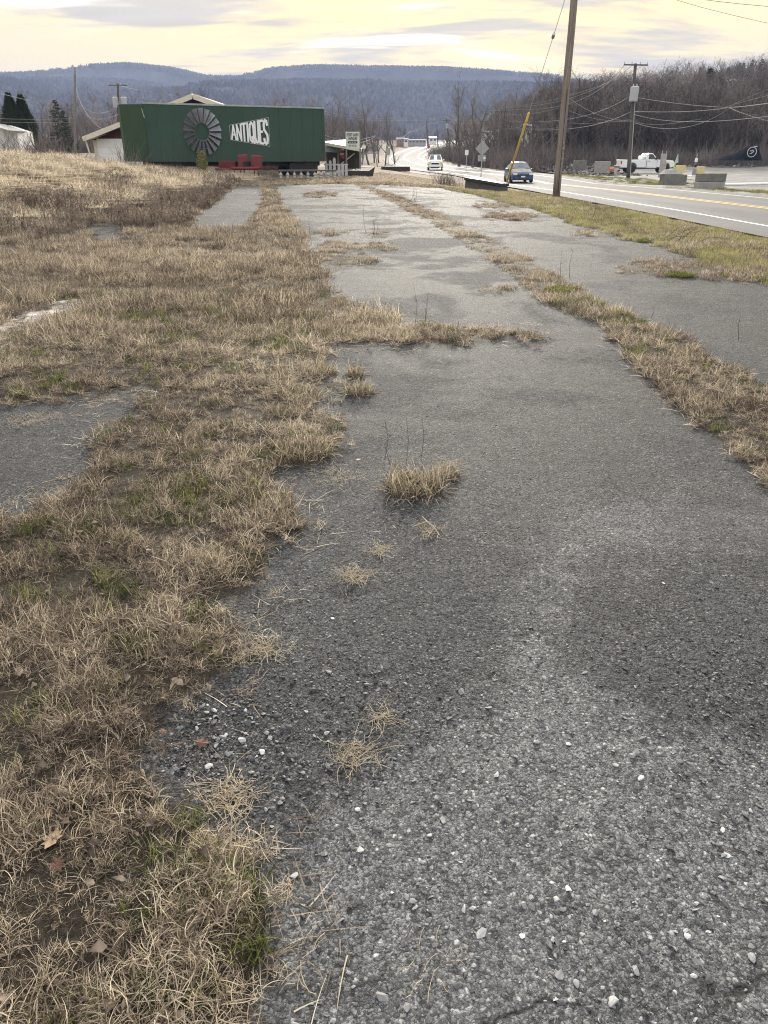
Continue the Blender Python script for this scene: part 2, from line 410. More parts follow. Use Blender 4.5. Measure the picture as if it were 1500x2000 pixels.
dirt = n.ramp(n.noise(P, 48, 5, .7), [(.3, (.014, .012, .009)), (.55, (.04, .032, .022)), (.75, (.10, .08, .055))])
c = n.mix(smask, c, dirt)
n.col(c).set(n.mr(dust, 0, 1, .8, .92), 0, .22)
ck = n.N('ShaderNodeTexVoronoi'); ck.feature = 'DISTANCE_TO_EDGE'; ck.inputs['Scale'].default_value = .42; wv = n.N('ShaderNodeVectorMath'); wv.operation = 'ADD'; wn = n.N('ShaderNodeTexNoise'); wn.inputs['Scale'].default_value = 1.6; wn.inputs['Detail'].default_value = 5; n.L(P, wn.inputs['Vector']); wsc = n.N('ShaderNodeVectorMath'); wsc.operation = 'SCALE'; wsc.inputs['Scale'].default_value = 1.3; n.L(wn.outputs['Color'], wsc.inputs[0]); n.L(P, wv.inputs[0]); n.L(wsc.outputs[0], wv.inputs[1]); n.L(wv.outputs[0], ck.inputs['Vector'])
c = n.mix(1., c, n.ramp(n.noise(P, 16, 5, .8), [(.36, (.72, .72, .73)), (.64, (1.2, 1.2, 1.19))]), 'MULTIPLY')
crk = n.math('MULTIPLY', n.mr(ck.outputs['Distance'], .0008, .006, .9, 0.), n.mr(patch2, .44, .54))
c = n.mix(crk, c, (.02, .019, .017)); strk = n.noise(n.mapv(P, (.5, 2.2, 1)), 1.5, 5, .65); c = n.mix(n.math('MULTIPLY', n.mr(strk, .52, .7, 0., .35), n.attr('far')), c, (.14, .14, .14)); n.col(c)
h = n.math('ADD', n.math('MULTIPLY', n.math('MULTIPLY', n.mr(v1.outputs['Distance'], .25, .62, 1., 0.), big), .7), n.math('MULTIPLY', n.math('SUBTRACT', 1., v2.outputs['Distance']), .4))
h = n.math('ADD', h, n.math('MULTIPLY', n.noise(P, 45, 6, .75), 1.3))
n.bump(h, 1., .0095)

n = NT('bare_ground')
P = n.pos(); a = n.noise(P, .35, 6, .65); b = n.noise(P, 9, 5, .7)
k = n.math('ADD', n.math('MULTIPLY', a, .55), n.math('MULTIPLY', b, .45))
n.col(n.ramp(k, [(.32, (.055, .042, .03)), (.5, (.15, .115, .08)), (.66, (.27, .22, .15))])).set(.95, 0, .2).bump(b, .6, .04)

n = NT('road_asphalt')
P = n.pos(); a = n.noise(n.mapv(P, (1, .12, 1)), .9, 5, .6); b = n.noise(P, 55, 3, .7)
k = n.math('ADD', n.math('MULTIPLY', a, .7), n.math('MULTIPLY', b, .3))
n.col(n.ramp(k, [(.3, (.09, .09, .093)), (.55, (.14, .14, .142)), (.8, (.20, .20, .197))])).set(.9, 0, .15).bump(b, .4, .004)
n = NT('shoulder_gravel')
P = n.pos(); a = n.noise(P, .5, 5, .6, .5); b = n.noise(P, 7, 5, .75)
k = n.math('ADD', n.math('MULTIPLY', a, .6), n.math('MULTIPLY', b, .4))
n.col(n.ramp(k, [(.32, (.09, .09, .092)), (.5, (.17, .168, .165)), (.68, (.30, .295, .285))])).set(.85, 0, .2).bump(b, .5, .03)
n = NT('white_line'); n.col(n.mix(n.mr(n.noise(n.pos(), 14, 5, .7), .52, .7), (.78, .78, .76), (.35, .35, .35))).set(.6)
n = NT('yellow_line'); n.col(n.mix(n.mr(n.noise(n.pos(), 10, 5, .7), .48, .68), (.75, .50, .12), (.36, .31, .22))).set(.6)
n = NT('forest_floor')
P = n.pos(); a = n.noise(P, .06, 6, .7); b = n.noise(P, .9, 5, .7)
k = n.math('ADD', n.math('MULTIPLY', a, .5), n.math('MULTIPLY', b, .5))
n.col(n.ramp(k, [(.3, (.05, .04, .035)), (.5, (.10, .078, .063)), (.7, (.17, .13, .10))])).set(.95, 0, .1)
n = NT('mountain_slope')
P = n.pos(); a = n.noise(P, .004, 6, .65); b = n.noise(P, .04, 5, .75)
k = n.math('ADD', n.math('MULTIPLY', a, .5), n.math('MULTIPLY', b, .5))
n.col(n.ramp(k, [(.32, (.03, .033, .035)), (.5, (.07, .065, .065)), (.7, (.12, .11, .11))])).set(1., 0, .05).bump(b, .8, 8)
n = NT('white_sand')
P = n.pos(); n.col(n.ramp(n.noise(P, 7, 7, .8), [(.40, (.11, .09, .07)), (.52, (.33, .30, .27)), (.66, (.6, .58, .55))])).set(.9, 0, .2).bump(n.noise(P, 40, 4), .5, .02)

# ================================================================== ground
def axis(dense, far_lo, far_hi, grow=1.13):
    a = list(dense); st = dense[1] - dense[0]
    while a[-1] < far_hi: st *= grow; a.append(a[-1] + st)
    st = dense[1] - dense[0]; b = []
    x = dense[0]
    while x > far_lo: st *= grow; x -= st; b.append(x)
    return np.array(b[::-1] + a)
gx = axis(np.arange(-24, 40, .5), -3600, 3600); gy = axis(np.arange(-6, 150, .75), -300, 4700)
GX, GY = np.meshgrid(gx, gy); GZ = gz(GX, GY)
lot_in = (GY < LOT_END) & (GX < edge_x(GY) + .25) & (GX > -9.2) & (GY > -2.4)
GZ = GZ - .06 * lot_in - .06 * (np.abs(GX - road_x(GY)) < 5.2) * (GY < 420)
yard_in = (GX > road_x(GY) + 5.5) & (GY > 36) & (GY < 122) & (GX < 118)
GZ = GZ - .08 * yard_in
GZ = GZ + (~lot_in & ~yard_in) * .05 * (fbm(GX * .5, GY * .5, 2) - .5) * (np.abs(GX - road_x(GY)) > 6)
ground = mesh_obj('ground', grid_mesh('ground', GX, GY, GZ), MATS['bare_ground']); tag(ground, 'brown bare soil and dead turf around the parking lot', 'ground', kind='structure')

# parking lot: broken asphalt sheet, finer towards the front
ys = [-2.2, -1.6, -1., -.5, -.1]; y = .2
while y < LOT_END: ys.append(y); y += max(.014, .0085 * y + .0006 * y * y)
ys = np.array(ys); nc = 330
T = np.linspace(0, 1, nc)
xl = -np.minimum(9, 2.2 + .72 * np.abs(ys)); xr = np.minimum(edge_x(ys) + .45 + .25 * fbm(ys * 1.3, ys * 0, 4), 2.2 + .72 * np.abs(ys))
LX = xl[:, None] + (xr - xl)[:, None] * T[None]; LY = np.repeat(ys[:, None], nc, 1)
TUFTS = [(h_.x, h_.y, k_) for h_, k_ in ((hit(808, 958), .15), (hit(872, 935), .07), (hit(700, 772), .1), (hit(695, 738), .07), (hit(505, 928), .1), (hit(590, 890), .2), (hit(440, 1110), .2), (hit(650, 790), .07))]
def soilmask(x, y):
    r = .035 + .008 * np.abs(y); m = 0
    for tx, ty, tr_ in TUFTS: m = m + 3. * (((x - tx) ** 2 + (y - ty) ** 2) < (tr_ * (.6 + .9 * fbm(x * 9, y * 9, 4, 3))) ** 2)
    for k in range(5):
        a = k * 2.4; m = m + (grass_class(x + r * (k > 0) * (.5 + .35 * k) * math.cos(a), y + 2 * r * (k > 0) * math.sin(a)) > 0)
    return np.minimum(m / 5., 1.)
def micro(x, y):
    return .012 + .014 * (fbm(x * .8, y * .8, 21) - .5) + .006 * (fbm(x * 6, y * 6, 23, 3) - .5) * (np.asarray(y) < 14)
SOIL = soilmask(LX, LY)
near_hump = .022 * SOIL * (LY < 20)
lotz = gz(LX, LY) + micro(LX, LY) + near_hump
lot_me = grid_mesh('parking_lot', LX, LY, lotz)
attr(lot_me, 'soil', SOIL)
PALE = [(430, 2600), (470, 2100), (500, 1850), (600, 1660), (760, 1530), (900, 1440), (985, 1370), (1010, 1250), (1060, 1120), (1100, 1020), (1300, 985), (1700, 1000), (1700, 1075), (1300, 1060), (1140, 1090), (1085, 1190), (1110, 1290), (1200, 1370), (1350, 1450), (1700, 1540), (2600, 2600)]
def palemask(x, y):
    m_ = 0
    for k in range(11):
        a_ = k * 1.9; q_ = (0, .05, .09, .13, .17, .21, .12, .06, .2, .15, .1)[k] * np.maximum(.6, y * .45); X_, Y_ = x + q_ * math.cos(a_), y + 1.5 * q_ * math.sin(a_); px, py = proj(X_, Y_, gz(X_, Y_)); m_ = m_ + inpoly(px + 90 * (fbm(X_ * 4, Y_ * 4, 3, 4) - .5), py + 70 * (fbm(X_ * 4, Y_ * 4, 9, 4) - .5), PALE)
    return m_ / 11.
PALEV = palemask(LX, LY); attr(lot_me, 'pale', PALEV); attr(lot_me, 'far', sstep(5, 12, LY))
lot = mesh_obj('parking_lot', lot_me, MATS['asphalt_lot']); tag(lot, 'cracked coarse grey asphalt of the disused parking lot', 'parking lot', kind='structure')
def surf(x, y):
    x = np.asarray(x, float); y = np.asarray(y, float)
    on = (y < LOT_END) & (x < edge_x(y) + .2) & (x > -8.9)
    return gz(x, y) + np.where(on, micro(x, y), 0.)

# strip of white sand in the turf
wp = [hit(px, py) for px, py in ((-330, 752), (-150, 700), (0, 638), (60, 612), (110, 592), (168, 590), (150, 612), (90, 640), (30, 668), (0, 690), (-150, 752), (-330, 812))]
mb = MB(); ctr = sum(wp, Vector()) / len(wp)
ring = []
for i in range(len(wp)):
    for t in (0, .25, .5, .75):
        p = wp[i].lerp(wp[(i + 1) % len(wp)], t); p = p + Vector((random.uniform(-.1, .1), random.uniform(-.12, .12), 0)); ring.append(p)
vs = [(p.x, p.y, float(surf(p.x, p.y)) + .03) for p in ring]
top, bot = vs[:len(vs) // 2], vs[len(vs) // 2:]
rows = 10; gridv = []
bot = bot[::-1]
for i in range(len(top)):
    for j in range(rows):
        t = j / (rows - 1); x = top[i][0] * (1 - t) + bot[i][0] * t; y = top[i][1] * (1 - t) + bot[i][1] * t
        gridv.append((x, y, float(surf(x, y)) + .02 + random.uniform(-.004, .004)))
mb.v = gridv; m_ = rows
mb.f = [(i * m_ + j, (i + 1) * m_ + j, (i + 1) * m_ + j + 1, i * m_ + j + 1) for i in range(len(top) - 1) for j in range(m_ - 1)]; mb.mi = [0] * len(mb.f)
tag(mb.build('sand_patch', MATS['white_sand'], smooth=True), 'strip of bleached white sand lying in the dead turf', 'sand', kind='structure')

# ------------------------------------------------------------------ road with shoulders and painted lines
def ribbon(name, mat, o0, o1, y0, y1, dz, step=.8, ncross=3, gaps=None, pieces=None):
    yy = np.arange(y0, y1 + step, step); rx = road_x(yy); dx = np.gradient(rx, yy); nx = 1 / np.sqrt(1 + dx * dx); ny = -dx * nx
    o = np.linspace(o0, o1, ncross); X = rx[:, None] + nx[:, None] * o; Y = yy[:, None] + ny[:, None] * o
    zc = gz(rx, yy); Z = zc[:, None] + dz - .012 * np.abs(o)[None] * 1.0 * 0
    Z = np.repeat(zc[:, None] + dz, ncross, 1)
    me = grid_mesh(name, X, Y, Z); o_ = mesh_obj(name, me, mat); return o_
ro = ribbon('road', MATS['road_asphalt'], -4.75, 4.75, -30, 415, .004, ncross=7); tag(ro, 'pale grey two lane highway curving away uphill', 'road', kind='structure')
ro2 = ribbon('road_shoulder', MATS['shoulder_gravel'], 4.7, 6.6, -30, 330, -.03, ncross=3); tag(ro2, 'gravel shoulder beyond the far edge of the highway', 'road', kind='structure')
for o0, nm, lab in ((-3.5, 'near', 'white painted line along the near edge of the highway'), (3.42, 'far', 'white painted line along the far edge of the highway')):
    l = ribbon('edge_line', MATS['white_line'], o0, o0 + .13, -30, 400, .009, ncross=2); tag(l, lab, 'road marking', kind='structure')
for o0, lab in ((-.24, 'yellow centre line stripe nearer the parking lot'), (.1, 'yellow centre line stripe on the truck side')):
    l = ribbon('centre_line', MATS['yellow_line'], o0, o0 + .14, -30, 400, .009, ncross=2); tag(l, lab, 'road marking', kind='structure')
# side road joining from the left
def sheet(name, pts, mat, lab, dz=.02, kind='structure', cat='ground', n=14):
    """quad patch draped on the ground: pts are four corners (x, y)"""
    u = np.linspace(0, 1, n); U, V = np.meshgrid(u, u); p = np.array(pts, float)
    X = (1 - U) * (1 - V) * p[0, 0] + U * (1 - V) * p[1, 0] + U * V * p[2, 0] + (1 - U) * V * p[3, 0]
    Y = (1 - U) * (1 - V) * p[0, 1] + U * (1 - V) * p[1, 1] + U * V * p[2, 1] + (1 - U) * V * p[3, 1]
    return tag(mesh_obj(name, grid_mesh(name, X, Y, gz(X, Y) + dz), mat), lab, cat, kind=kind)
sheet('side_road', [(-30, 84), (5.5, 76), (3.5, 96), (-30, 93)], MATS['road_asphalt'], 'pale side road joining the highway beyond the antiques sign', .03, n=30)
# gravel yard on the far side of the highway
u = np.linspace(0, 1, 60); YX, YY = np.meshgrid(np.linspace(18.6, 115, 80), np.linspace(38, 122, 60))
keep = 18.2 + .22 * np.maximum(0, 60 - YY)
YX = np.maximum(YX, keep)
YZ = gz(YX, YY) + .03 + .03 * fbm(YX * .2, YY * .2, 31)
tag(mesh_obj('gravel_yard', grid_mesh('gravel_yard', YX, YY, YZ), MATS['shoulder_gravel']), 'wide grey gravel yard across the highway', 'yard', kind='structure')
def yz(x, y): return float(gz(x, y)) + .045

# ------------------------------------------------------------------ wooded mountain behind
SKY = np.array([(-900, 128), (-300, 140), (0, 141), (60, 141), (120, 137), (200, 125), (270, 121), (340, 130), (400, 146), (480, 148), (540, 131), (620, 125), (700, 127), (850, 129), (940, 135), (1060, 144), (1100, 154), (1250, 170), (1500, 180), (2400, 150)], float)
my = np.concatenate([np.linspace(700, 2300, 60), np.linspace(2330, 2900, 30), np.linspace(2950, 3150, 5)]); mx = np.linspace(-2600, 2400, 230)
MX, MY = np.meshgrid(mx, my)
pxm = CX + F_PX * MX / (2350 * .865); rid = np.interp(pxm, SKY[:, 0], SKY[:, 1])
top = np.array([at(750, r, 2350).z for r in SKY[:, 1]]); ht = np.interp(pxm, SKY[:, 0], top)
prof = sstep(650, 2550, MY) ** 1.15
def gul(x, y): return (fbm(x / 330., y / 420., 41, 5) - .5)
MZ = 14 + (ht - 20) * prof * (1 - .25 * sstep(2900, 4300, MY)) + gul(MX, MY) * 150 * sstep(750, 1400, MY) * (1 - sstep(1500, 2150, MY))
MZ = np.minimum(MZ, 1.5 + (ht - 22) * np.maximum(MY, 700) / 2350 * np.where(MY < 2200, .86, 9))
mountain = mesh_obj('mountain', grid_mesh('mountain', MX, MY, MZ), MATS['mountain_slope']); tag(mountain, 'long blue wooded mountain ridge across the valley', 'mountain', kind='structure')
from bisect import bisect
def mz(x, y):
    pxx = CX + F_PX * x / (2350 * .865); h_ = np.interp(pxx, SKY[:, 0], top); p_ = sstep(650, 2550, y) ** 1.15
    z_ = 14 + (h_ - 20) * p_ * (1 - .25 * sstep(2900, 4300, y)) + gul(x, y) * 150 * sstep(750, 1400, y) * (1 - sstep(1500, 2150, y))
    return np.minimum(z_, 1.5 + (h_ - 22) * y / 2350 * np.where(y < 2200, .86, 9))

# ================================================================== scattering with geometry nodes
def scatter(name, pts, rotz, scl, protos, mats, tint, label, cat, tilt=None, smooth=False, extra=None):
    """instances of small meshes (protos) at points; the result is one object of kind stuff"""
    k = len(pts); me = bpy.data.meshes.new(name); me.vertices.add(k); me.vertices.foreach_set('co', np.asarray(pts, np.float32).ravel())
    rot = np.zeros((k, 3), np.float32); rot[:, 2] = rotz
    if tilt is not None: rot[:, 0] = tilt[:, 0]; rot[:, 1] = tilt[:, 1]
    a = me.attributes.new('rot', 'FLOAT_VECTOR', 'POINT'); a.data.foreach_set('vector', rot.ravel())
    scl = np.asarray(scl, np.float32); scl = np.repeat(scl[:, None], 3, 1) if scl.ndim == 1 else scl
    a = me.attributes.new('scl', 'FLOAT_VECTOR', 'POINT'); a.data.foreach_set('vector', scl.ravel())
    attr(me, 'tint', tint)
    a = me.attributes.new('pick', 'INT', 'POINT'); a.data.foreach_set('value', RNG.integers(0, len(protos), k).astype(np.int32))
    o = mesh_obj(name, me, mats)
    g = bpy.data.node_groups.new(name, 'GeometryNodeTree')
    g.interface.new_socket('Geometry', in_out='INPUT', socket_type='NodeSocketGeometry'); g.interface.new_socket('Geometry', in_out='OUTPUT', socket_type='NodeSocketGeometry')
    N = g.nodes.new; L = g.links.new
    gi = N('NodeGroupInput'); go = N('NodeGroupOutput'); iop = N('GeometryNodeInstanceOnPoints'); j = N('GeometryNodeJoinGeometry')
    for pm in protos:
        po = bpy.data.objects.new(name + '_source', pm)      # never linked to the scene
        oi = N('GeometryNodeObjectInfo'); oi.inputs['Object'].default_value = po; g2 = N('GeometryNodeGeometryToInstance')
        L(oi.outputs['Geometry'], g2.inputs[0]); L(g2.outputs[0], j.inputs[0])
    def na(nm, t):
        q = N('GeometryNodeInputNamedAttribute'); q.data_type = t; q.inputs['Name'].default_value = nm; return q.outputs[0]
    e2r = N('FunctionNodeEulerToRotation'); L(na('rot', 'FLOAT_VECTOR'), e2r.inputs[0])
    L(gi.outputs[0], iop.inputs['Points']); L(j.outputs[0], iop.inputs['Instance']); iop.inputs['Pick Instance'].default_value = True
    L(na('pick', 'INT'), iop.inputs['Instance Index']); L(e2r.outputs[0], iop.inputs['Rotation']); L(na('scl', 'FLOAT_VECTOR'), iop.inputs['Scale'])
    L(iop.outputs[0], go.inputs[0])
    md = o.modifiers.new('scatter', 'NODES'); md.node_group = g
    return tag(o, label, cat, kind='stuff')

# ================================================================== plants: meshes
def blade_mesh(name, nb, radius, lmin, lmax, width, lean, curl, seed, mat, zbase=0., segs=4, flat=0.):
    r = np.random.default_rng(seed); V = []; Fq = []; T = []
    for b in range(nb):
        a = r.uniform(0, 2 * math.pi); rr = radius * math.sqrt(r.uniform()); p = np.array([rr * math.cos(a), rr * math.sin(a), zbase])
        L = r.uniform(lmin, lmax); az = r.uniform(0, 2 * math.pi); el = math.pi / 2 - abs(r.normal(0, lean)); el = max(el, .08)
        if r.uniform() < flat: el = r.uniform(.02, .25)
        d = np.array([math.cos(az) * math.cos(el), math.sin(az) * math.cos(el), math.sin(el)])
        side = np.array([-math.sin(az), math.cos(az), 0.]); tw = r.uniform(-1.2, 1.2)
        side = side * math.cos(tw) + np.cross(d, side) * math.sin(tw)
        cz = r.uniform(.3, 1.) * curl; cs = r.normal(0, curl * .45); w = width * r.uniform(.6, 1.25); t = r.uniform(0, 1); b0 = len(V)
        for k in range(segs + 1):
            ww = w * (1 - (k / segs) ** 1.6) * .5 + .00025
            V.append(p - side * ww); V.append(p + side * ww); T += [t, t]
            p = p + d * (L / segs); d = d + np.array([0, 0, -cz / segs]) + side * cs / segs; d /= np.linalg.norm(d)
            if p[2] < zbase + .002: p[2] = zbase + .002
        for k in range(segs): Fq.append((b0 + 2 * k, b0 + 2 * k + 1, b0 + 2 * k + 3, b0 + 2 * k + 2))
    me = np_mesh(name, np.array(V), np.array(Fq), True); attr(me, 'bt', T); me.materials.append(mat); return me
def grass_mat(name, stops, var, trans=.3, tip=None):
    n = NT(name); t = n.attr('tint', 'INSTANCER'); b = n.attr('bt')
    k = n.math('ADD', t, n.math('MULTIPLY', n.math('SUBTRACT', b, .5), var))
    c = n.ramp(k, stops); n.col(c).set(.65, 0, .25).translucent(c, trans + .1); return n.m
DRY = grass_mat('dead_grass', [(0., (.085, .069, .05)), (.22, (.215, .172, .128)), (.5, (.40, .328, .24)), (.75, (.60, .51, .385)), (1., (.80, .715, .56))], 1.05)
BROWN = grass_mat('dead_weed', [(0., (.06, .046, .038)), (.4, (.16, .125, .10)), (.7, (.29, .235, .185)), (1., (.44, .37, .285))], .6, .2)
GREEN = grass_mat('green_grass', [(0., (.04, .05, .016)), (.4, (.095, .115, .034)), (.75, (.21, .215, .075)), (1., (.42, .38, .18))], .55)
MOSS = grass_mat('moss', [(0., (.05, .065, .012)), (.5, (.13, .155, .025)), (1., (.26, .27, .06))], .6, .2)
near_p = [blade_mesh('tuft', 50, .042, .03, .10, .0023, .95, 2.0, 100 + i, DRY, flat=.38, segs=5) for i in range(8)] + [blade_mesh('thatch', 44, .045, .03, .085, .0028, 1.1, 1.8, 150 + i, BROWN, flat=.5, segs=4) for i in range(5)]
green_p = [blade_mesh('sward', 34, .035, .02, .06, .0024, .7, 1.2, 200 + i, GREEN) for i in range(6)]
far_p = [blade_mesh('clump', 120, .17, .05, .16, .0052, .85, 1.4, 300 + i, DRY, flat=.2, segs=3) for i in range(6)] + [blade_mesh('brown_clump', 110, .17, .05, .15, .0055, .8, 1.2, 350 + i, BROWN, flat=.2, segs=3) for i in range(2)]
gfar_p = [blade_mesh('gclump', 90, .16, .04, .11, .006, .6, 1.1, 400 + i, GREEN, segs=3) for i in range(5)]
mat_p = [blade_mesh('matted', 130, .3, .2, .5, .010, 1.35, 1.1, 500 + i, DRY, flat=.6, segs=4) for i in range(6)]
moss_p = [blade_mesh('moss', 60, .04, .008, .022, .004, .7, .8, 600 + i, MOSS, segs=2) for i in range(4)]

def ringpts(y0, y1, dens, xmin=None, xmax=None, side=.85, pad=1.2):
    """uniform random points between depths y0 and y1 at dens per square metre (dens may be a function of y)"""
    out = []
    y = y0
    while y < y1:
        h_ = max(.25, .12 * y); ye = min(y1, y + h_); w = pad + side * ye * .62
        a, b = -w if xmin is None else max(-w, xmin), w if xmax is None else min(w, xmax)
        d = dens(.5 * (y + ye)) if callable(dens) else dens
        k = int((b - a) * (ye - y) * d); out.append(np.stack([RNG.uniform(a, b, k), RNG.uniform(y, ye, k)], 1)); y = ye
    return np.concatenate(out)
def tint_field(x, y, lo=.18, hi=.72):
    t = .55 * fbm(x * .55, y * .4, 51, 4) + .25 * fbm(x * 2.6, y * 2.6, 57, 3) + .2 * RNG.uniform(size=len(x))
    return lo + (hi - lo) * np.clip((t - .28) / .44, 0, 1)
def thin(p, keepfn): return p[RNG.uniform(size=len(p)) < keepfn(p[:, 0], p[:, 1])]
def lay(p): return np.column_stack([p, surf(p[:, 0], p[:, 1]) + .004])

def build_grass():
    # near dry turf
    p = ringpts(.25, 7.2, lambda y: 1350 if y < 2.2 else 1350 * (2.2 / y) ** 1.25)
    c = grass_class(p[:, 0], p[:, 1], fuzz=1.0); p = p[c > 0]
    clump = lambda x, y: .72 + .28 * sstep(.36, .58, fbm(x * 5.5, y * 5.5, 61, 3))
    p = thin(p, clump)
    cl = fbm(p[:, 0] * 5.5, p[:, 1] * 5.5, 61, 3)
    sc = (.44 + .42 * sstep(.34, .68, cl)) * RNG.uniform(.7, 1.25, len(p)) * (1 + .10 * np.maximum(0, p[:, 1] - 2.2))
    z = lay(p); z[:, 2] += .014
    scatter('grass', z, RNG.uniform(0, 6.28, len(p)), sc, near_p, [DRY], tint_field(p[:, 0], p[:, 1], .16, .78), 'matted dead straw coloured grass covering the near left of the lot', 'grass', tilt=RNG.normal(0, .28, (len(p), 2)))
    # green blades low in the turf
    p = ringpts(.25, 9, lambda y: 700 if y < 2.4 else 700 * (2.4 / y) ** 1.2)
    c = grass_class(p[:, 0], p[:, 1]); p = p[c > 0]
    p = thin(p, lambda x, y: .03 + .5 * sstep(.52, .66, fbm(x * 2.1, y * 2.1, 71, 3)))
    z = lay(p); z[:, 2] += .01
    scatter('grass', z, RNG.uniform(0, 6.28, len(p)), RNG.uniform(.6, 1.2, len(p)) * (1 + .08 * p[:, 1]), green_p, [GREEN], RNG.uniform(.05, .75, len(p)), 'patches of short green grass low among the dead blades', 'grass')
    # farther turf and crack lines
    p = ringpts(6.6, 60, lambda y: 130 * (7 / y) ** .85, xmin=-30, xmax=16, pad=3)
    c = grass_class(p[:, 0], p[:, 1], fuzz=.45); k = (c > 0) & ~(sstep(-5.8, -14.5, p[:, 0]) * sstep(14, 29, p[:, 1]) * (p[:, 1] < 44) > .12); p, c = p[k], c[k]
    # lone strips stay short
    cl = fbm(p[:, 0] * 1.7, p[:, 1] * 1.7, 63, 3)
    px_, py_ = proj(p[:, 0], p[:, 1], gz(p[:, 0], p[:, 1]))
    gold = (c == 4) & (px_ > 600)
    sc = (.5 + .55 * sstep(.35, .68, cl)) * RNG.uniform(.75, 1.25, len(p)) * np.where(c == 3, .62, 1.) * np.where(c == 2, .8, 1.) * np.where(gold, .5, 1.)
    ti = tint_field(p[:, 0], p[:, 1], .16, .56)
    dist = np.interp(p[:, 1], [6, 12, 25, 40], [0, .02, .08, .1]); ti = ti + dist
    ti = np.where(gold, .62 + RNG.normal(0, .06, len(p)), ti); ti = np.where(c == 3, ti + .04, ti)
    scatter('grass', lay(p), RNG.uniform(0, 6.28, len(p)), sc, far_p, [DRY], np.clip(ti, 0, 1), 'dry brown turf and grassy crack lines farther back on the lot', 'grass', tilt=RNG.normal(0, .15, (len(p), 2)))
    # greener verge along the highway
    p = ringpts(6, 75, lambda y: 110 * (7 / y) ** .6, xmin=3, xmax=9, pad=4)
    c = grass_class(p[:, 0], p[:, 1]); p = p[c == 2]
    p = thin(p, lambda x, y: .5 + .5 * sstep(.4, .6, fbm(x * .8, y * .35, 77, 3)))
    scatter('grass', lay(p), RNG.uniform(0, 6.28, len(p)), RNG.uniform(.4, 1.25, len(p)), gfar_p, [GREEN], np.clip(.52 + .6 * fbm(p[:, 0] * .7, p[:, 1] * .3, 79, 3) + RNG.normal(0, .12, len(p)), 0, 1), 'short yellow green grass of the verge beside the highway', 'grass')
    # loose straw shed on the paving along the turf edge
    p = ringpts(.3, 9, lambda y: 420 if y < 2.2 else 420 * (2.2 / y) ** 1.2); c0 = grass_class(p[:, 0], p[:, 1]); c1 = grass_class(p[:, 0], p[:, 1], fuzz=2.4); p = p[(c0 == 0) & (c1 > 0) & (p[:, 0] < edge_x(p[:, 1]))]
    sp_ = [blade_mesh('shed_straw', 7, .05, .03, .10, .0022, .1, .3, 960 + i, DRY, flat=1., segs=4) for i in range(6)]
    scatter('straw_litter', lay(p), RNG.uniform(0, 6.28, len(p)), RNG.uniform(.6, 1.3, len(p)) * (1 + .04 * p[:, 1]), sp_, [DRY], RNG.uniform(.2, .8, len(p)), 'loose straw shed over the paving along the turf edge', 'straw')
    # leaf crumbs and seed weeds caught in the turf
    p = ringpts(.3, 7, lambda y: 110 if y < 2.5 else 110 * (2.5 / y)); p = p[grass_class(p[:, 0], p[:, 1]) > 0]; p = thin(p, lambda x, y: .15 + .85 * sstep(.45, .65, fbm(x * 3, y * 3, 44, 3)))
    lp_ = []
    for i in range(5):
        rr = random.Random(40 + i); b = MB()
        for j in range(3):
            o_ = Vector((rr.gauss(0, .03), rr.gauss(0, .03), rr.uniform(.005, .035))); ax = Vector((rr.gauss(0, 1), rr.gauss(0, 1), rr.gauss(0, .35))).normalized() * rr.uniform(.005, .018); sd = ax.cross(Vector((rr.gauss(0, .4), rr.gauss(0, .4), 1))).normalized() * rr.uniform(.003, .009); up_ = Vector((0, 0, rr.uniform(.002, .01)))
            b.add([o_ - ax, o_ - ax * .3 + sd + up_, o_ + ax * .5 + sd * .8, o_ + ax, o_ + ax * .4 - sd + up_, o_ - ax * .4 - sd * .8], [(0, 1, 2, 3, 4, 5)])
        me = b.mesh('leaf_crumb'); attr(me, 'bt', [rr.random() for _ in me.vertices]); me.materials.append(BROWN); lp_.append(me)
    scatter('leaf_litter', lay(p) + np.array([0, 0, .01]), RNG.uniform(0, 6.28, len(p)), RNG.uniform(.6, 1.5, len(p)), lp_, [BROWN], RNG.uniform(.0, .7, len(p)), 'crumbled dead leaves caught in the near turf', 'leaf litter')
    # moss cushions on the lot edge
    p = ringpts(6, 34, lambda y: 700 * (7 / y) ** .7, xmin=1, xmax=9, pad=4)
    px_, py_ = proj(p[:, 0], p[:, 1], gz(p[:, 0], p[:, 1])); k = np.zeros(len(p), bool)
    for a, b, w, h in ((1400, 546, 75, 6), (1250, 468, 50, 6), (1330, 545, 40, 4), (1100, 573, 20, 6), (1440, 840, 60, 12), (1470, 880, 50, 16), (1340, 760, 50, 12)): k |= ((px_ - a) / w) ** 2 + ((py_ - b) / h) ** 2 < RNG.uniform(0, 1.3, len(p)) * 1.6 * sstep(.4, .62, fbm(p[:, 0] * 2.5, p[:, 1] * 2.5, 33, 3))
    p = p[k]
    scatter('moss', lay(p) + np.array([0, 0, .02]), RNG.uniform(0, 6.28, len(p)), RNG.uniform(.8, 1.7, len(p)) * (1 + .04 * p[:, 1]), moss_p, [MOSS], RNG.uniform(.2, .9, len(p)), 'bright green moss along the lot edge by the verge', 'moss')
    # long bleached grass on the mound
    p = ringpts(13, 48, lambda y: 34 * (15 / y) ** .5, xmin=-40, xmax=-4, pad=10)
    p = p[sstep(-5.8, -14.5, p[:, 0]) * sstep(14, 29, p[:, 1]) > .03 + .1 * RNG.uniform(size=len(p))]
    lump = fbm(p[:, 0] * 1.1, p[:, 1] * 1.1, 85, 3); z = np.column_stack([p, gz(p[:, 0], p[:, 1]) + .28 * sstep(.4, .7, lump) - .03])
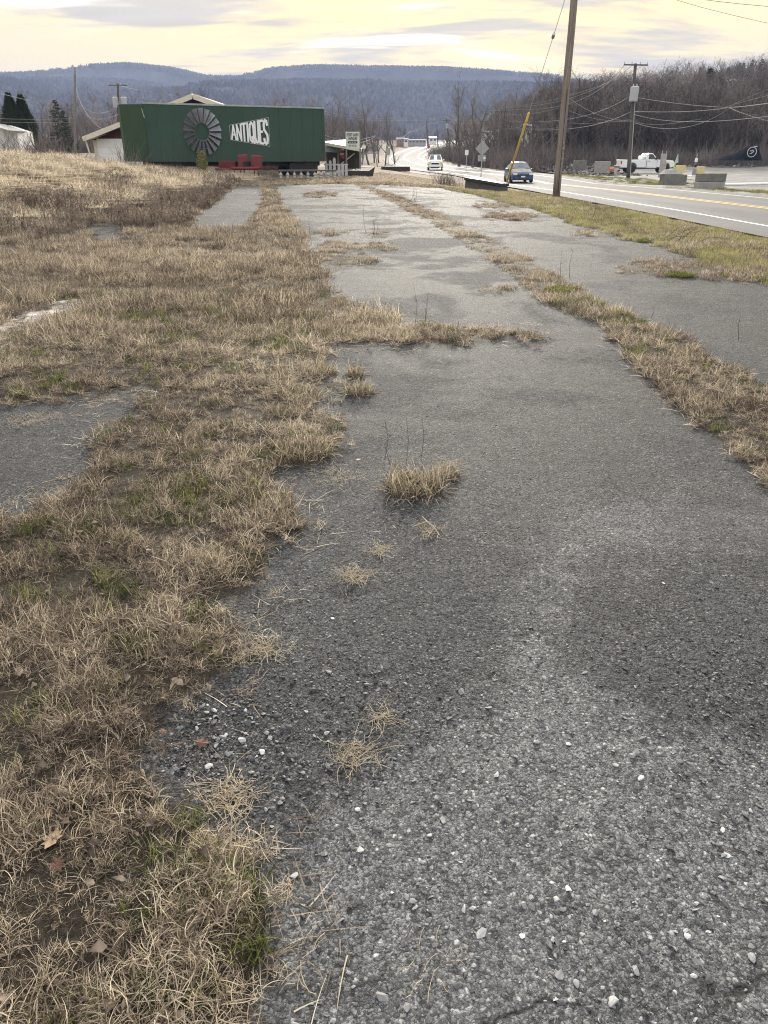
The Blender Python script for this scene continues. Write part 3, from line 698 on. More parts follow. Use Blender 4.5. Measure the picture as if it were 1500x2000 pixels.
    sm = RNG.uniform(.7, 1.4, len(p)); scatter('grass', z, RNG.normal(2.6, .7, len(p)), np.column_stack([sm, sm, sm * .55]), mat_p, [DRY], np.clip(.70 + .4 * (fbm(p[:, 0] * .9, p[:, 1] * .9, 83) - .5) + RNG.normal(0, .09, len(p)), 0, 1), 'long bleached straw lying flat over the mound', 'grass')
    # turf beyond the highway
    p = np.column_stack([RNG.uniform(17.4, 60, 9000), RNG.uniform(30, 84, 9000)])
    rx = road_x(p[:, 1]); k = (p[:, 0] > rx + 5.2) & (p[:, 0] < rx + 7.6 + 2.5 * fbm(p[:, 0] * .2, p[:, 1] * .2, 87) + np.where((p[:, 1] > 62) & (p[:, 1] < 76), 2.5, 0) ) & ((p[:, 1] < 52) | (p[:, 1] > 60))
    p = p[k]
    scatter('grass', np.column_stack([p, gz(p[:, 0], p[:, 1]) + .04]), RNG.uniform(0, 6.28, len(p)), RNG.uniform(.9, 1.8, len(p)), gfar_p, [GREEN], RNG.uniform(.35, 1., len(p)), 'yellow green grass bank across the highway below the truck', 'grass')
build_grass()

# stones of the asphalt
def stone_mesh(name, seed, sub=1):
    bm = bmesh.new(); bmesh.ops.create_icosphere(bm, subdivisions=sub, radius=1); r = random.Random(seed)
    ax = (r.uniform(.75, 1.25), r.uniform(.6, 1.), r.uniform(.3, .5))
    cuts = [(Vector((r.gauss(0, 1), r.gauss(0, 1), r.gauss(0, 1))).normalized(), r.uniform(.35, .75)) for _ in range(9)]
    for v in bm.verts:
        for d, k in cuts:
            e = v.co.dot(d) - k
            if e > 0: v.co -= d * e
        v.co = Vector((v.co.x * ax[0], v.co.y * ax[1], v.co.z * ax[2]))
    me = bpy.data.meshes.new(name); bm.to_mesh(me); bm.free(); return me
n = NT('aggregate')
t = n.attr('tint', 'INSTANCER'); gn = n.noise(n.obj(), 1.7, 3)
c = n.ramp(n.math('ADD', t, n.math('MULTIPLY', n.math('SUBTRACT', gn, .5), .25)), [(0., (.03, .03, .032)), (.45, (.09, .091, .094)), (.75, (.2, .202, .205)), (.93, (.38, .38, .378)), (1., (.6, .595, .585))])
n.col(c).set(.6, 0, .4)
def build_stones():
    pr = [stone_mesh('stone', 900 + i) for i in range(9)]
    for m_ in pr: m_.materials.append(MATS['aggregate'])
    p = ringpts(.3, 9, lambda y: 9000 if y < 1.8 else 9000 * (1.8 / y) ** 1.55, side=.78, pad=.7)
    c = grass_class(p[:, 0], p[:, 1]); p = p[(c == 0) & (p[:, 0] < edge_x(p[:, 1]))]
    p = thin(p, lambda x, y: .35 + .65 * sstep(.35, .6, fbm(x * 1.7, y * 1.7, 91, 4)))
    s = np.clip(np.exp(RNG.normal(math.log(.0036), .6, len(p))), .0018, .016) * (1 - .25 * sstep(1.5, 3.5, p[:, 1]))
    z = np.column_stack([p, surf(p[:, 0], p[:, 1])]); z[:, 2] += s * (RNG.uniform(-.2, .4, len(p)) - .38 * sstep(1.2, 3., p[:, 1]))
    dust = fbm(p[:, 0] * .6, p[:, 1] * .6, 93)
    ti = np.clip(RNG.beta(1.4, 3.4, len(p)) * .95 + .3 * (dust - .5) + .38 * (palemask(p[:, 0], p[:, 1]) - .4), 0, 1)
    ti = np.clip(ti + .16 * sstep(1.8, 5, p[:, 1]), 0, .93)
    # broken pieces where the paving edge crumbles
    k = 700; cr_ = [hit(*q) for q in ((300, 1440), (360, 1500), (420, 1420), (470, 1560), (520, 1480), (480, 1800), (500, 1900), (300, 1560))]
    q = np.concatenate([np.column_stack([RNG.normal(h_.x, .09, 110), RNG.normal(h_.y, .07, 110)]) for h_ in cr_]); q = q[grass_class(q[:, 0], q[:, 1]) == 0]; s2 = np.clip(np.exp(RNG.normal(math.log(.006), .4, len(q))), .003, .014)
    z = np.concatenate([z, np.column_stack([q, surf(q[:, 0], q[:, 1]) + s2 * .3])]); s = np.concatenate([s, s2]); ti = np.concatenate([ti, RNG.beta(1.4, 1.8, len(q))]); p = np.concatenate([p, q])
    scatter('gravel', z, RNG.uniform(0, 6.28, len(p)), s, pr, [MATS['aggregate']], ti, 'grey stone aggregate standing proud of the worn asphalt', 'gravel', tilt=RNG.normal(0, .3, (len(p), 2)))
build_stones()

# ================================================================== trees
def bark(name, c):
    n = NT(name); k = n.noise(n.obj(), 2.5, 5, .65); t = n.math('ADD', n.attr('tint', 'INSTANCER'), 1.)
    cc = n.ramp(k, [(.3, tuple(x * .7 for x in c)), (.7, tuple(x * 1.3 for x in c))]); mv = n.N('ShaderNodeVectorMath'); mv.operation = 'SCALE'; n.L(cc, mv.inputs[0]); n.L(t, mv.inputs['Scale']); n.col(mv.outputs[0]).set(.9, 0, .15); return n.m
BARK = bark('bare_bark', (.125, .105, .092)); BARK2 = bark('dark_bark', (.07, .06, .055)); TWIG = bark('bare_twig', (.155, .13, .118))
def bare_tree(seed, H=10., spread=1., dens=1., lean=.0, forks=None, twig=True, limbs=12, rt=.19):
    r = random.Random(seed); tr = MB(); cr = MB()
    def branch(p, d, L, rad, lvl, mb, n, segs):
        pts = [p]; rads = [rad]; q = Vector(p); dd = Vector(d)
        for k in range(segs):
            dd = (dd + Vector((r.gauss(0, .13), r.gauss(0, .13), r.gauss(0, .06) + .05 * (lvl > 0)))).normalized()
            q = q + dd * (L / segs); pts.append(Vector(q)); rads.append(max(.006, rad * (1 - .8 * (k + 1) / segs)))
        mb.tube(pts, rads, n, caps=False); return pts, rads
    d0 = Vector((r.gauss(0, .05) + lean, r.gauss(0, .05), 1)).normalized()
    pts, rads = branch(Vector((0, 0, -.1)), d0, H * .82, rt, 0, tr, 6, 8)
    for i in range(int(limbs * dens)):
        t = r.uniform(.22, 1.); k = min(int(t * 8), 7); p = pts[k].lerp(pts[k + 1], t * 8 - k)
        az = r.uniform(0, 6.28); el = r.uniform(.55, 1.15)
        d = Vector((math.cos(az) * math.cos(el) * spread, math.sin(az) * math.cos(el) * spread, math.sin(el))).normalized()
        L = H * r.uniform(.22, .42) * (1.12 - .55 * t); p1, r1 = branch(p, d, L, max(.02, rads[k] * .55), 1, tr if t < .6 else cr, 4, 4)
        for j in range(int(6 * dens)):
            s = r.uniform(.25, 1.); kk = min(int(s * 4), 3); pp = p1[kk].lerp(p1[kk + 1], s * 4 - kk)
            d2 = (d + Vector((r.gauss(0, .6), r.gauss(0, .6), r.gauss(.15, .45)))).normalized(); L2 = L * r.uniform(.3, .6)
            p2, r2 = branch(pp, d2, L2, max(.011, r1[kk] * .5), 2, cr, 3, 2)
            if twig:
                for m in range(4):
                    s2 = r.uniform(.2, 1.); q = p2[0].lerp(p2[2], s2); d3 = (d2 + Vector((r.gauss(0, .7), r.gauss(0, .7), r.gauss(.1, .5)))).normalized()
                    e = q + d3 * L2 * r.uniform(.3, .7); sd = d3.orthogonal().normalized() * .016
                    cr.add([q - sd, q + sd, e], [(0, 1, 2)])
    return tr, cr
def tree_meshes(seed, **k):
    tr, cr = bare_tree(seed, **k); a = tr.mesh('trunk', True); a.materials.append(BARK); b = cr.mesh('crown'); b.materials.append(TWIG); return a, b
def joined(a, b, name):
    bm = bmesh.new(); bm.from_mesh(a); k = len(bm.faces); bm.from_mesh(b); bm.faces.ensure_lookup_table()
    for f in bm.faces[k:]: f.material_index = 1
    me = bpy.data.meshes.new(name); bm.to_mesh(me); bm.free(); me.materials.append(BARK); me.materials.append(TWIG); return me
VAR = [tree_meshes(40 + i, H=10 + (i % 3), spread=.8 + .12 * (i % 4), dens=1. + .15 * (i % 2)) for i in range(6)]
def put_tree(pair, loc, sc, rz, label, group=None, name='bare_tree'):
    t = empty(name, loc, rz, label, 'tree', group); t.scale = (sc, sc, sc)
    for nm, me in (('trunk', pair[0]), ('crown', pair[1])):
        o = bpy.data.objects.new(nm, me); COL.objects.link(o); o.parent = t
    return t
# woods that read as one mass
def woods():
    pr = [joined(a, b, 'wood_tree') for a, b in VAR]
    out = []
    # hill on the right
    k = 5200; y = RNG.uniform(128, 430, k); a = RNG.uniform(.10, .75, k); x = a * y
    h = sstep(.115, .19, a); keep = (RNG.uniform(size=k) < h * (.45 + .55 * sstep(430, 200, y)))
    keep &= (x > road_x(y) + 13)
    out.append(np.column_stack([x, y])[keep])
    # flat wood behind the antiques shop and along the highway bend
    k = 1500; y = RNG.uniform(128, 420, k); x = RNG.uniform(-150, 50, k)
    keep = (x < road_x(y) - 12 - .03 * y) | ((x > road_x(y) + 10) & (x < .2 * y))
    keep &= ~((x < -40) & (RNG.uniform(size=k) < .35))
    out.append(np.column_stack([x, y])[keep])
    p = np.concatenate(out); s = RNG.uniform(.75, 1.25, len(p)) * np.where(p[:, 0] < road_x(p[:, 1]), .86, 1.0)
    s *= np.where((p[:, 0] / p[:, 1] < .2) & (p[:, 0] > 0), .8, 1.)
    scatter('woods', np.column_stack([p, gz(p[:, 0], p[:, 1]) - .1]), RNG.uniform(0, 6.28, len(p)), s, pr, [BARK, TWIG], np.clip(2.4 * (fbm(p[:, 0] / 18, p[:, 1] / 40, 15, 3) - .5) + RNG.normal(.1, .42, len(p)), -.6, 1.8), 'leafless brown woods on the hillside and along the valley', 'woods')
    # brush under the woods
    bp = []
    for i in range(5):
        r = random.Random(70 + i); b = MB()
        for j in range(46):
            q = Vector((r.gauss(0, .5), r.gauss(0, .5), 0)); d = Vector((r.gauss(0, .38), r.gauss(0, .38), 1)).normalized(); L = r.uniform(.9, 2.2)
            e = q + d * L * .6; e2 = e + (d + Vector((r.gauss(0, .35), r.gauss(0, .35), 0))).normalized() * L * .4
            b.tube([q, e, e2], [.014, .01, .004], 3, caps=False)
            for m in range(3):
                s0 = q.lerp(e, r.uniform(.4, 1.)); dd = (d + Vector((r.gauss(0, .6), r.gauss(0, .6), .2))).normalized(); sd = dd.orthogonal().normalized() * .008
                b.add([s0 - sd, s0 + sd, s0 + dd * r.uniform(.3, .7)], [(0, 1, 2)])
        me = b.mesh('brush'); me.materials.append(TWIG); bp.append(me)
    k = 2600; y = RNG.uniform(118, 300, k); a = RNG.uniform(.11, .7, k); x = a * y; keep = x > road_x(y) + 8
    q = [np.column_stack([x, y])[keep]]
    k = 900; y = RNG.uniform(122, 260, k); x = RNG.uniform(-120, 0, k); keep = x < road_x(y) - 11; q.append(np.column_stack([x, y])[keep])
    k = 260; y = RNG.uniform(96, 200, k); x = road_x(y) + RNG.uniform(7, 16, k); q.append(np.column_stack([x, y]))
    p = np.concatenate(q)
    scatter('undergrowth', np.column_stack([p, gz(p[:, 0], p[:, 1]) - .05]), RNG.uniform(0, 6.28, len(p)), RNG.uniform(.8, 1.9, len(p)), bp, [TWIG], np.clip(RNG.normal(-.05, .35, len(p)), -.6, 1.2), 'tangled leafless brush below the woods', 'undergrowth')
    return bp
BRUSH = woods()
ground.data.materials.append(MATS['forest_floor'])
ctrs = np.stack([(GX[:-1, :-1] + GX[1:, 1:]) / 2, (GY[:-1, :-1] + GY[1:, 1:]) / 2], -1).reshape(-1, 2)
ground.data.polygons.foreach_set('material_index', ((ctrs[:, 1] > 116) & (np.abs(ctrs[:, 0] - road_x(ctrs[:, 1])) > 7)).astype(np.int32))
# forest on the mountain
def mountain_woods():
    pr = []
    for i in range(5):
        r = random.Random(300 + i); b = MB()
        for j in range(16):
            a = r.uniform(0, 6.28); rr = r.uniform(0, 4.2); z0 = r.uniform(1, 7); q = Vector((rr * math.cos(a), rr * math.sin(a), z0)); e = q + Vector((r.gauss(0, 1.2), r.gauss(0, 1.2), r.uniform(3, 7)))
            sd = Vector((math.cos(a + 1), math.sin(a + 1), 0)) * r.uniform(.5, 1.5); b.add([q - sd, q + sd, e + sd * .6, e - sd * .6], [(0, 1, 2, 3)])
        me = b.mesh('ridge_tree'); me.materials.append(MATS['ridge_tree']); pr.append(me)
    k = 90000; y = 900 + 1750 * np.sqrt(RNG.uniform(size=k)); x = RNG.uniform(-.62, .42, k) * y
    keep = RNG.uniform(size=k) < .25 + .75 * sstep(.3, .6, fbm(x / 60, y / 60, 97, 3)); x, y = x[keep], y[keep]
    scatter('mountain_woods', np.column_stack([x, y, mz(x, y) - 1]), RNG.uniform(0, 6.28, len(x)), RNG.uniform(.5, 1.2, len(x)), pr, [MATS['ridge_tree']], np.clip(.5 + 1.5 * (fbm(x / 170, y / 300, 98, 4) - .5) + RNG.normal(0, .16, len(x)), 0, 1), 'leafless forest covering the distant blue mountain', 'forest')
n = NT('ridge_tree'); n.col(n.ramp(n.attr('tint', 'INSTANCER'), [(.25, (.022, .03, .028)), (.5, (.07, .065, .066)), (.75, (.125, .115, .115))])).set(1., 0, .05)
mountain_woods()

# trees one can pick out
E_L = 'leafless tree at the edge of the '
def edge_trees():
    r = random.Random(5)
    def row(pxs, ys, sc, lab, grp):
        for i, px in enumerate(pxs):
            Y = r.uniform(*ys); b = base(px + r.uniform(-6, 6), Y); put_tree(VAR[r.randrange(6)], b - Vector((0, 0, .1)), sc * r.uniform(.8, 1.2), r.uniform(0, 6.28), lab, grp)
    row(range(640, 780, 13), (118, 140), .78, 'slim leafless tree in the wood edge behind the antiques shelter', 'trees behind the antiques shelter')
    row(range(885, 1085, 14), (112, 150), .95, 'leafless tree in the wood edge between highway bend and leaning yellow guy guard', 'trees right of the highway bend')
    row(range(1100, 1500, 17), (127, 150), 1., 'leafless tree at the foot of the hill behind the gravel yard', 'trees behind the gravel yard')
    row(range(70, 215, 24), (95, 130), .62, 'small leafless tree behind the dry brush left of the red barn', 'trees left of the barn')
edge_trees()
def lone(seed, px, Y, toppy, label, **k):
    H = 10.; a, b = tree_meshes(seed, H=H, **k); bs = base(px, Y); z = at(px, toppy, Y).z; put_tree((a, b), bs - Vector((0, 0, .1)), (z - bs.z) / (H * 1.02), seed, label)
lone(901, 915, 135, 172, 'tall dead tree with a few crooked limbs beside the highway bend', spread=1.5, limbs=9, twig=False, rt=.24)
lone(902, 883, 138, 186, 'crooked leaning dead tree just left of the tallest dead tree', spread=1.6, limbs=6, twig=False, rt=.2, lean=-.25)
lone(903, 592, 110, 168, 'broad leafless tree crown rising above the green trailer roof', spread=1.3, limbs=14)
lone(904, 620, 112, 172, 'narrow leafless tree rising over the right end of the trailer roof', spread=.9, limbs=12)
lone(905, 1035, 118, 165, 'reddish leafless tree behind the leaning yellow guy guard', spread=1.3, limbs=16, dens=1.2)
lone(906, 770, 74, 262, 'thin leafless sapling growing from the dark timber planter', spread=.8, limbs=10, rt=.1)
lone(907, 1180, 122, 252, 'crooked low leafless tree between the two roadside poles', spread=1.5, limbs=9, lean=.3, rt=.2)
lone(908, 1405, 128, 192, 'pale leafless tree below the steel pylon', spread=1.2, limbs=16, dens=1.2)

NEEDLE = NT('spruce_needle'); NEEDLE.col(NEEDLE.ramp(NEEDLE.noise(NEEDLE.obj(), 1.3, 4), [(.3, (.022, .038, .02)), (.6, (.05, .075, .035)), (.8, (.09, .11, .05))])).set(.8, 0, .2); NEEDLE = NEEDLE.m
THUJA = NT('cedar_leaf'); THUJA.col(THUJA.ramp(THUJA.noise(THUJA.obj(), 2.2, 4), [(.3, (.008, .016, .008)), (.6, (.02, .034, .014)), (.8, (.04, .055, .02))])).set(.8, 0, .2); THUJA = THUJA.m
def spruce(seed, H=9., w=.22, gaps=.0, mat=None):
    r = random.Random(seed); tr = MB(); cr = MB(); tr.tube([(0, 0, -.1), (0, 0, H * .5), (0, 0, H)], [.16, .1, .02], 6)
    z = H * .08
    while z < H * .99:
        t = 1 - z / H; nb = 7
        for k in range(nb):
            if r.random() < gaps: continue
            az = r.uniform(0, 6.28); L = H * w * (t ** .85 + .03) * r.uniform(.7, 1.15)
            for j in range(int(7 + L * 13)):
                s = r.uniform(.1, 1.); p = Vector((math.cos(az) * L * s, math.sin(az) * L * s, z - .18 * L * s + .15 * L * s * s))
                q = Vector((r.gauss(0, .5) + math.cos(az), r.gauss(0, .5) + math.sin(az), r.gauss(-.1, .3))).normalized() * r.uniform(.18, .38); sd = q.cross(Vector((r.gauss(0, 1), r.gauss(0, 1), 1))).normalized() * .12
                cr.add([p - sd, p + sd, p + q], [(0, 1, 2)])
        z += H * .028
    a = tr.mesh('trunk', True); a.materials.append(BARK2); b = cr.mesh('crown'); b.materials.append(mat or NEEDLE); return a, b
def cedar(seed, H=5.):
    r = random.Random(seed); tr = MB(); cr = MB(); tr.tube([(0, 0, -.1), (0, 0, H * .9)], [.12, .02], 6)
    for j in range(5200):
        t = r.random() ** .8; z = H * (.04 + .96 * t); R_ = H * .21 * min(1, (1 - t) * 2. + .04) ** .68 * (1 + .14 * math.sin(9 * t + seed)); az = r.uniform(0, 6.28); rr = R_ * r.uniform(.72, 1.06)
        p = Vector((math.cos(az) * rr, math.sin(az) * rr, z)); q = Vector((math.cos(az) * .5, math.sin(az) * .5, 1 + r.gauss(0, .3))).normalized() * r.uniform(.12, .3); sd = Vector((-math.sin(az), math.cos(az), r.gauss(0, .4))) * .055
        cr.add([p - sd, p + sd, p + q], [(0, 1, 2)])
    a = tr.mesh('trunk', True); a.materials.append(BARK2); b = cr.mesh('crown'); b.materials.append(THUJA); return a, b
def conifer(pair, px, Y, toppy, H, label, sx=1., name='conifer_tree', group=None):
    bs = base(px, Y); z = at(px, toppy, Y).z; t = put_tree(pair, bs, (z - bs.z) / H, px, label, group, name); t.scale = (t.scale.x * sx, t.scale.x * sx, t.scale.x); return t
def hill_pines():
    pr = [joined(a, b, 'pine') for a, b in (spruce(21, gaps=.2), spruce(22, w=.26, gaps=.35), spruce(23, w=.19, gaps=.1))]
    for m_ in pr: m_.materials[1] = NEEDLE
    k = 620; y = RNG.uniform(165, 420, k); a = RNG.uniform(.22, .6, k); x = a * y; keep = RNG.uniform(size=k) < .9 * sstep(.50, .66, fbm(x / 26, y / 40, 19, 3)) * (.25 + .75 * sstep(.3, .42, a)); x, y = x[keep], y[keep]
    scatter('pine_woods', np.column_stack([x, y, gz(x, y)]), RNG.uniform(0, 6.28, len(x)), RNG.uniform(.7, 1.35, len(x)), pr, [BARK, NEEDLE], np.zeros(len(x)), 'dark pines mixed through the leafless hillside woods', 'pines')
hill_pines()
conifer(cedar(3), 44, 78, 185, 5., 'taller of two dark green cedars behind the mound', 1.0, 'cedar_tree')
conifer(cedar(4), 66, 79, 188, 5., 'shorter dark green cedar merging with its taller neighbour', .9, 'cedar_tree')
SP = [spruce(1), spruce(2, gaps=.25), spruce(3, w=.17, gaps=.1), spruce(9, w=.3, gaps=.45)]
conifer(SP[3], 130, 95, 194, 9., 'olive green spruce between the cedars and the bare pole', 1.1, 'spruce_tree')
conifer(SP[1], 142, 110, 215, 9., 'dull spruce half hidden by the bare wooden pole', 1.3, 'spruce_tree')
conifer(SP[0], 1356, 190, 132, 9., 'largest dark pine on the hillside left of the pylon', 1.25, 'pine_tree')
conifer(SP[2], 1300, 215, 168, 9., 'faint pine low on the hillside left of the large dark pine', 1.2, 'pine_tree')
conifer(SP[1], 1408, 330, 122, 9., 'spindly pine on the crest above the pylon', 1., 'pine_tree')
conifer(SP[3], 1448, 320, 114, 9., 'broad pine on the crest where the hill climbs out of frame', 1.2, 'pine_tree')
conifer(SP[0], 1492, 315, 98, 9., 'highest pine on the crest at the frame edge', 1.3, 'pine_tree')
conifer(SP[1], 1388, 335, 130, 9., 'small pine on the crest between the large pine and the pylon', .9, 'pine_tree')
conifer(SP[2], 940, 116, 292, 9., 'low dark evergreen bush behind the diamond sign', 2.0, 'evergreen_shrub')

# shrubs and weeds near the trailer and mound
def shrub_bare(px, Y, sc, label, i=0, mat=None, zs=1., grp=None):
    b = base(px, Y); o = bpy.data.objects.new('dry_shrub', BRUSH[i % 5]); COL.objects.link(o); o.location = b - Vector((0, 0, .05)); o.scale = (sc, sc, sc * zs); o.rotation_euler = (0, 0, px)
    return tag(o, label, 'shrub', grp)
r = random.Random(31)
for i, px in enumerate((68, 84, 96, 106, 114, 30, 12)): shrub_bare(px, r.uniform(46, 56), r.uniform(1., 1.4), 'tall leafless brown shrub standing behind the mound', i, grp='shrubs behind the mound')
for i, px in enumerate((240, 252, 300, 318, 335, 352, 420, 436, 512, 528)): shrub_bare(px, 44.6 + .0125 * (px - 270), r.uniform(.3, .5), 'dry leafless weed bush along the foot of the green trailer', i, grp='weed bushes under the trailer')
shrub_bare(252, 43, .95, 'tall fan of dead weed stems against the trailer nose', 2)
for i, px in enumerate((862, 872, 884)): shrub_bare(px, 46, .5, 'dead reddish weed clump beside the dark roadside barrier', i, grp='weeds by the barrier')
# olive shrub in front of the wheel of blades
mbs = MB(); st = MB()
for j in range(900):
    t = r.random(); z = .1 + 1.15 * t; rr = .34 * (1 - abs(t - .45) * 1.1) * math.sqrt(r.random()); a = r.uniform(0, 6.28); p = Vector((rr * math.cos(a), rr * math.sin(a), z)); q = Vector((r.gauss(0, .6), r.gauss(0, .6), .7)).normalized() * .09; sd = q.orthogonal().normalized() * .025
    mbs.add([p - sd, p + q * .5 + sd, p + q, p + q * .5 - sd], [(0, 1, 2, 3)])
for k in range(7): st.tube([(0, 0, -.05), (r.gauss(0, .15), r.gauss(0, .15), r.uniform(.7, 1.1))], [.012, .005], 4)
n = NT('olive_leaf'); n.col(n.ramp(n.noise(n.obj(), 9, 3), [(.3, (.10, .11, .03)), (.7, (.24, .22, .06))])).set(.7)
t = empty('olive_shrub', base(396, 45.4), 0, 'small olive yellow shrub below the windmill wheel', 'shrub'); mbs.build('foliage', MATS['olive_leaf'], t); st.build('stem', BARK2, t)
# brown weeds at the foot of the mound
bw_p = []
for i in range(6):
    rr = random.Random(800 + i); b = MB()
    for j in range(16):
        q = Vector((rr.gauss(0, .12), rr.gauss(0, .12), 0)); d = Vector((rr.gauss(0, .25), rr.gauss(0, .25), 1)).normalized(); L = rr.uniform(.18, .5); e = q + d * L; b.tube([q, e], [.004, .002], 3, caps=False)
        for m in range(6):
            s0 = q.lerp(e, rr.uniform(.35, 1.)); dd = (d + Vector((rr.gauss(0, .7), rr.gauss(0, .7), .1))).normalized() * rr.uniform(.03, .09); sd = dd.orthogonal().normalized() * .009; b.add([s0, s0 + dd * .5 + sd, s0 + dd, s0 + dd * .5 - sd], [(0, 1, 2, 3)])
    me = b.mesh('weed'); attr(me, 'bt', [rr.random() for _ in me.vertices]); me.materials.append(BROWN); bw_p.append(me)
p = ringpts(9, 45, lambda y: 13 * (15 / y) ** .3, xmin=-26, xmax=-2.5, pad=6)
px_, py_ = proj(p[:, 0], p[:, 1], gz(p[:, 0], p[:, 1]))
zone = [(-400, 480), (0, 405), (60, 385), (160, 365), (250, 350), (330, 346), (440, 352), (480, 362), (430, 395), (380, 430), (350, 450), (170, 450), (-400, 600)]
cc = grass_class(p[:, 0], p[:, 1]); k = inpoly(px_, py_, zone) & (cc > 0) & (RNG.uniform(size=len(p)) < .25 + .75 * sstep(.42, .6, fbm(p[:, 0] * .5, p[:, 1] * .5, 66, 3))); p = p[k]
pm_ = ringpts(15, 46, 2.6, xmin=-30, xmax=-5, pad=8); pm_ = pm_[(sstep(-5.8, -14.5, pm_[:, 0]) * sstep(14, 29, pm_[:, 1]) > .15) & (RNG.uniform(size=len(pm_)) < .1 + .9 * sstep(.5, .66, fbm(pm_[:, 0] * .35, pm_[:, 1] * .35, 68, 3)))]; p = np.concatenate([p, pm_])
scatter('weeds', lay(p), RNG.uniform(0, 6.28, len(p)), RNG.uniform(.55, 1.25, len(p)), bw_p, [BROWN], RNG.uniform(.15, .8, len(p)), 'brown dead weeds along the foot of the mound', 'weeds')

# ================================================================== shared paints
GREENP = NT('trailer_green')
o_ = GREENP.obj(); st_ = GREENP.noise(GREENP.mapv(o_, (9, 9, .5)), 1.2, 5, .6); bl = GREENP.noise(o_, .5, 5, .6)
gk = GREENP.math('ADD', GREENP.math('MULTIPLY', st_, .5), GREENP.math('MULTIPLY', bl, .5))
cg = GREENP.ramp(gk, [(.3, (.016, .046, .031)), (.5, (.024, .064, .043)), (.7, (.035, .083, .056))])
rs_ = GREENP.mr(GREENP.noise(GREENP.mapv(o_, (14, 14, .8), (3, 0, 0)), 1.6, 5, .7), .58, .74, 0., .28); sepz = GREENP.N('ShaderNodeSeparateXYZ'); GREENP.L(o_, sepz.inputs[0]); cg = GREENP.mix(rs_, cg, (.05, .075, .05)); cg = GREENP.mix(GREENP.math('MULTIPLY', GREENP.mr(sepz.outputs[2], 1.0, 2.2, .6, 0.), GREENP.noise(o_, 3, 5, .7)), cg, (.05, .05, .04))
chip = GREENP.mr(GREENP.noise(GREENP.mapv(o_, (1, 1, .6)), 5.5, 4, .7), .735, .75)
GREENP.col(GREENP.mix(chip, cg, (.2, .25, .21))).set(.55, 0, .4); GREENP = GREENP.m
NOSEP = worn('faded_green', (.03, .058, .03), .35, .7, 0, 1.4, .3, (3, 3, .7))
WHITE = worn('white_paint', (.78, .78, .76), .1, .55, 0, 3); OLDW = worn('old_white_paint', (.42, .43, .42), .25, .7, 0, 6); CREAM = worn('cream_trim', (.62, .57, .46), .15, .7, 0, 3)
DARKW = worn('dark_timber', (.045, .035, .03), .4, .85, 0, 6); GREYW = worn('weathered_timber', (.2, .185, .17), .3, .85, 0, 5, .2, (6, 6, .6))
POLEW = worn('pole_timber', (.22, .185, .155), .7, .95, 0, 3.2, .1, (9, 9, .22), 1.); POLED = worn('old_pole_timber', (.11, .095, .08), .3, .9, 0, 1.6, .15, (9, 9, .5))
STEEL = worn('galvanised_steel', (.42, .43, .44), .15, .45, .6, 4); RUBBER = worn('black_rubber', (.018, .018, .019), .3, .85, 0, 8)
BLACK = worn('black_metal', (.02, .02, .021), .3, .6, 0, 5); CONC = worn('concrete', (.30, .29, .27), .35, .9, 0, 2.4, .2, (1, 1, 1), .4)
CONCD = worn('stained_concrete', (.17, .165, .15), .45, .9, 0, 2., .2, (1, 1, 1), .4)
CABLE = worn('cable_sheath', (.26, .255, .245), .12, .85, 0, 2, .1); YELLOWP = worn('yellow_plastic', (.62, .45, .07), .12, .45, 0, 2)
CHROME = worn('chrome', (.7, .7, .7), .05, .2, 1., 5); GLASS = NT('car_glass'); GLASS.col((.05, .06, .065)).set(.06, 0, .9); GLASS = GLASS.m
LAMP = NT('lamp_glass'); LAMP.col((.7, .7, .68)).set(.15, 0, .8); LAMP = LAMP.m
BLADEM = worn('windmill_steel', (.2, .2, .22), .5, .5, .3, 3)

# ================================================================== green trailer with ANTIQUES sign
TL, TR_ = Vector((-13.02, 45.5, .0)), Vector((-3.58, 50.0, 0)); TR_LEN = (TR_ - TL).length; YAW = math.atan2(TR_.y - TL.y, TR_.x - TL.x)
TG = .43; ZB, ZT = 1.36 - TG, 4.17 - TG
trailer = empty('box_trailer', (TL.x, TL.y, TG), YAW, 'dark green box trailer with white ANTIQUES lettering on its side', 'trailer')
TM = Matrix.Translation(trailer.location) @ Matrix.Rotation(YAW, 4, 'Z'); TI = TM.inverted()
def face(px, py):
    """pixel -> (x, z) on the trailer's near side"""
    o = TI @ Vector((0, 0, CAM_H)); d = TI.to_3x3() @ Vector(ray(px, py)); t = -o.y / d.y; p = o + d * t; return p.x, p.z
WID = 2.45
body = MB(); L_ = TR_LEN
body.prism([(0, 0), (L_, 0), (L_, WID), (0, WID)], ZT - ZB, Matrix.Translation((0, 0, ZB)))
body.build('body', GREENP, trailer, bevel=.03)
nose = MB(); nose.prism([(-.004, 0.003), (-.004, WID - .003), (-1.12, WID - .85), (-1.12, .85)], ZT - ZB + .02, Matrix.Translation((0, 0, ZB - .06)))
nose.build('nose', NOSEP, trailer, bevel=.04)
rail = MB(); rail.box(0, L_ + .02, -.035, .05, ZT - .05, ZT + .035); rail.build('roof_rail', worn('rail_paint', (.33, .36, .33), .4, .6, 0, 2), trailer)
rail = MB(); rail.box(0.02, L_ + .02, -.03, .06, ZB - .07, ZB + .09); rail.build('bottom_rail', GREENP, trailer)
for k in range(1, 15):                                         # riveted side panels: a lap seam each
    x = L_ * k / 15; b = MB(); b.box(x - .03, x + .03, -.012, .004, ZB + .1, ZT - .06); b.build('panel_seam', GREENP, trailer)
b = MB(); b.box(.02, .16, -.02, .004, ZB + .1, ZT - .06); b.build('corner_post', GREENP, trailer)
b = MB(); b.box(L_ - .14, L_ + .01, -.022, .004, ZB + .1, ZT - .06); b.build('corner_post', GREENP, trailer)
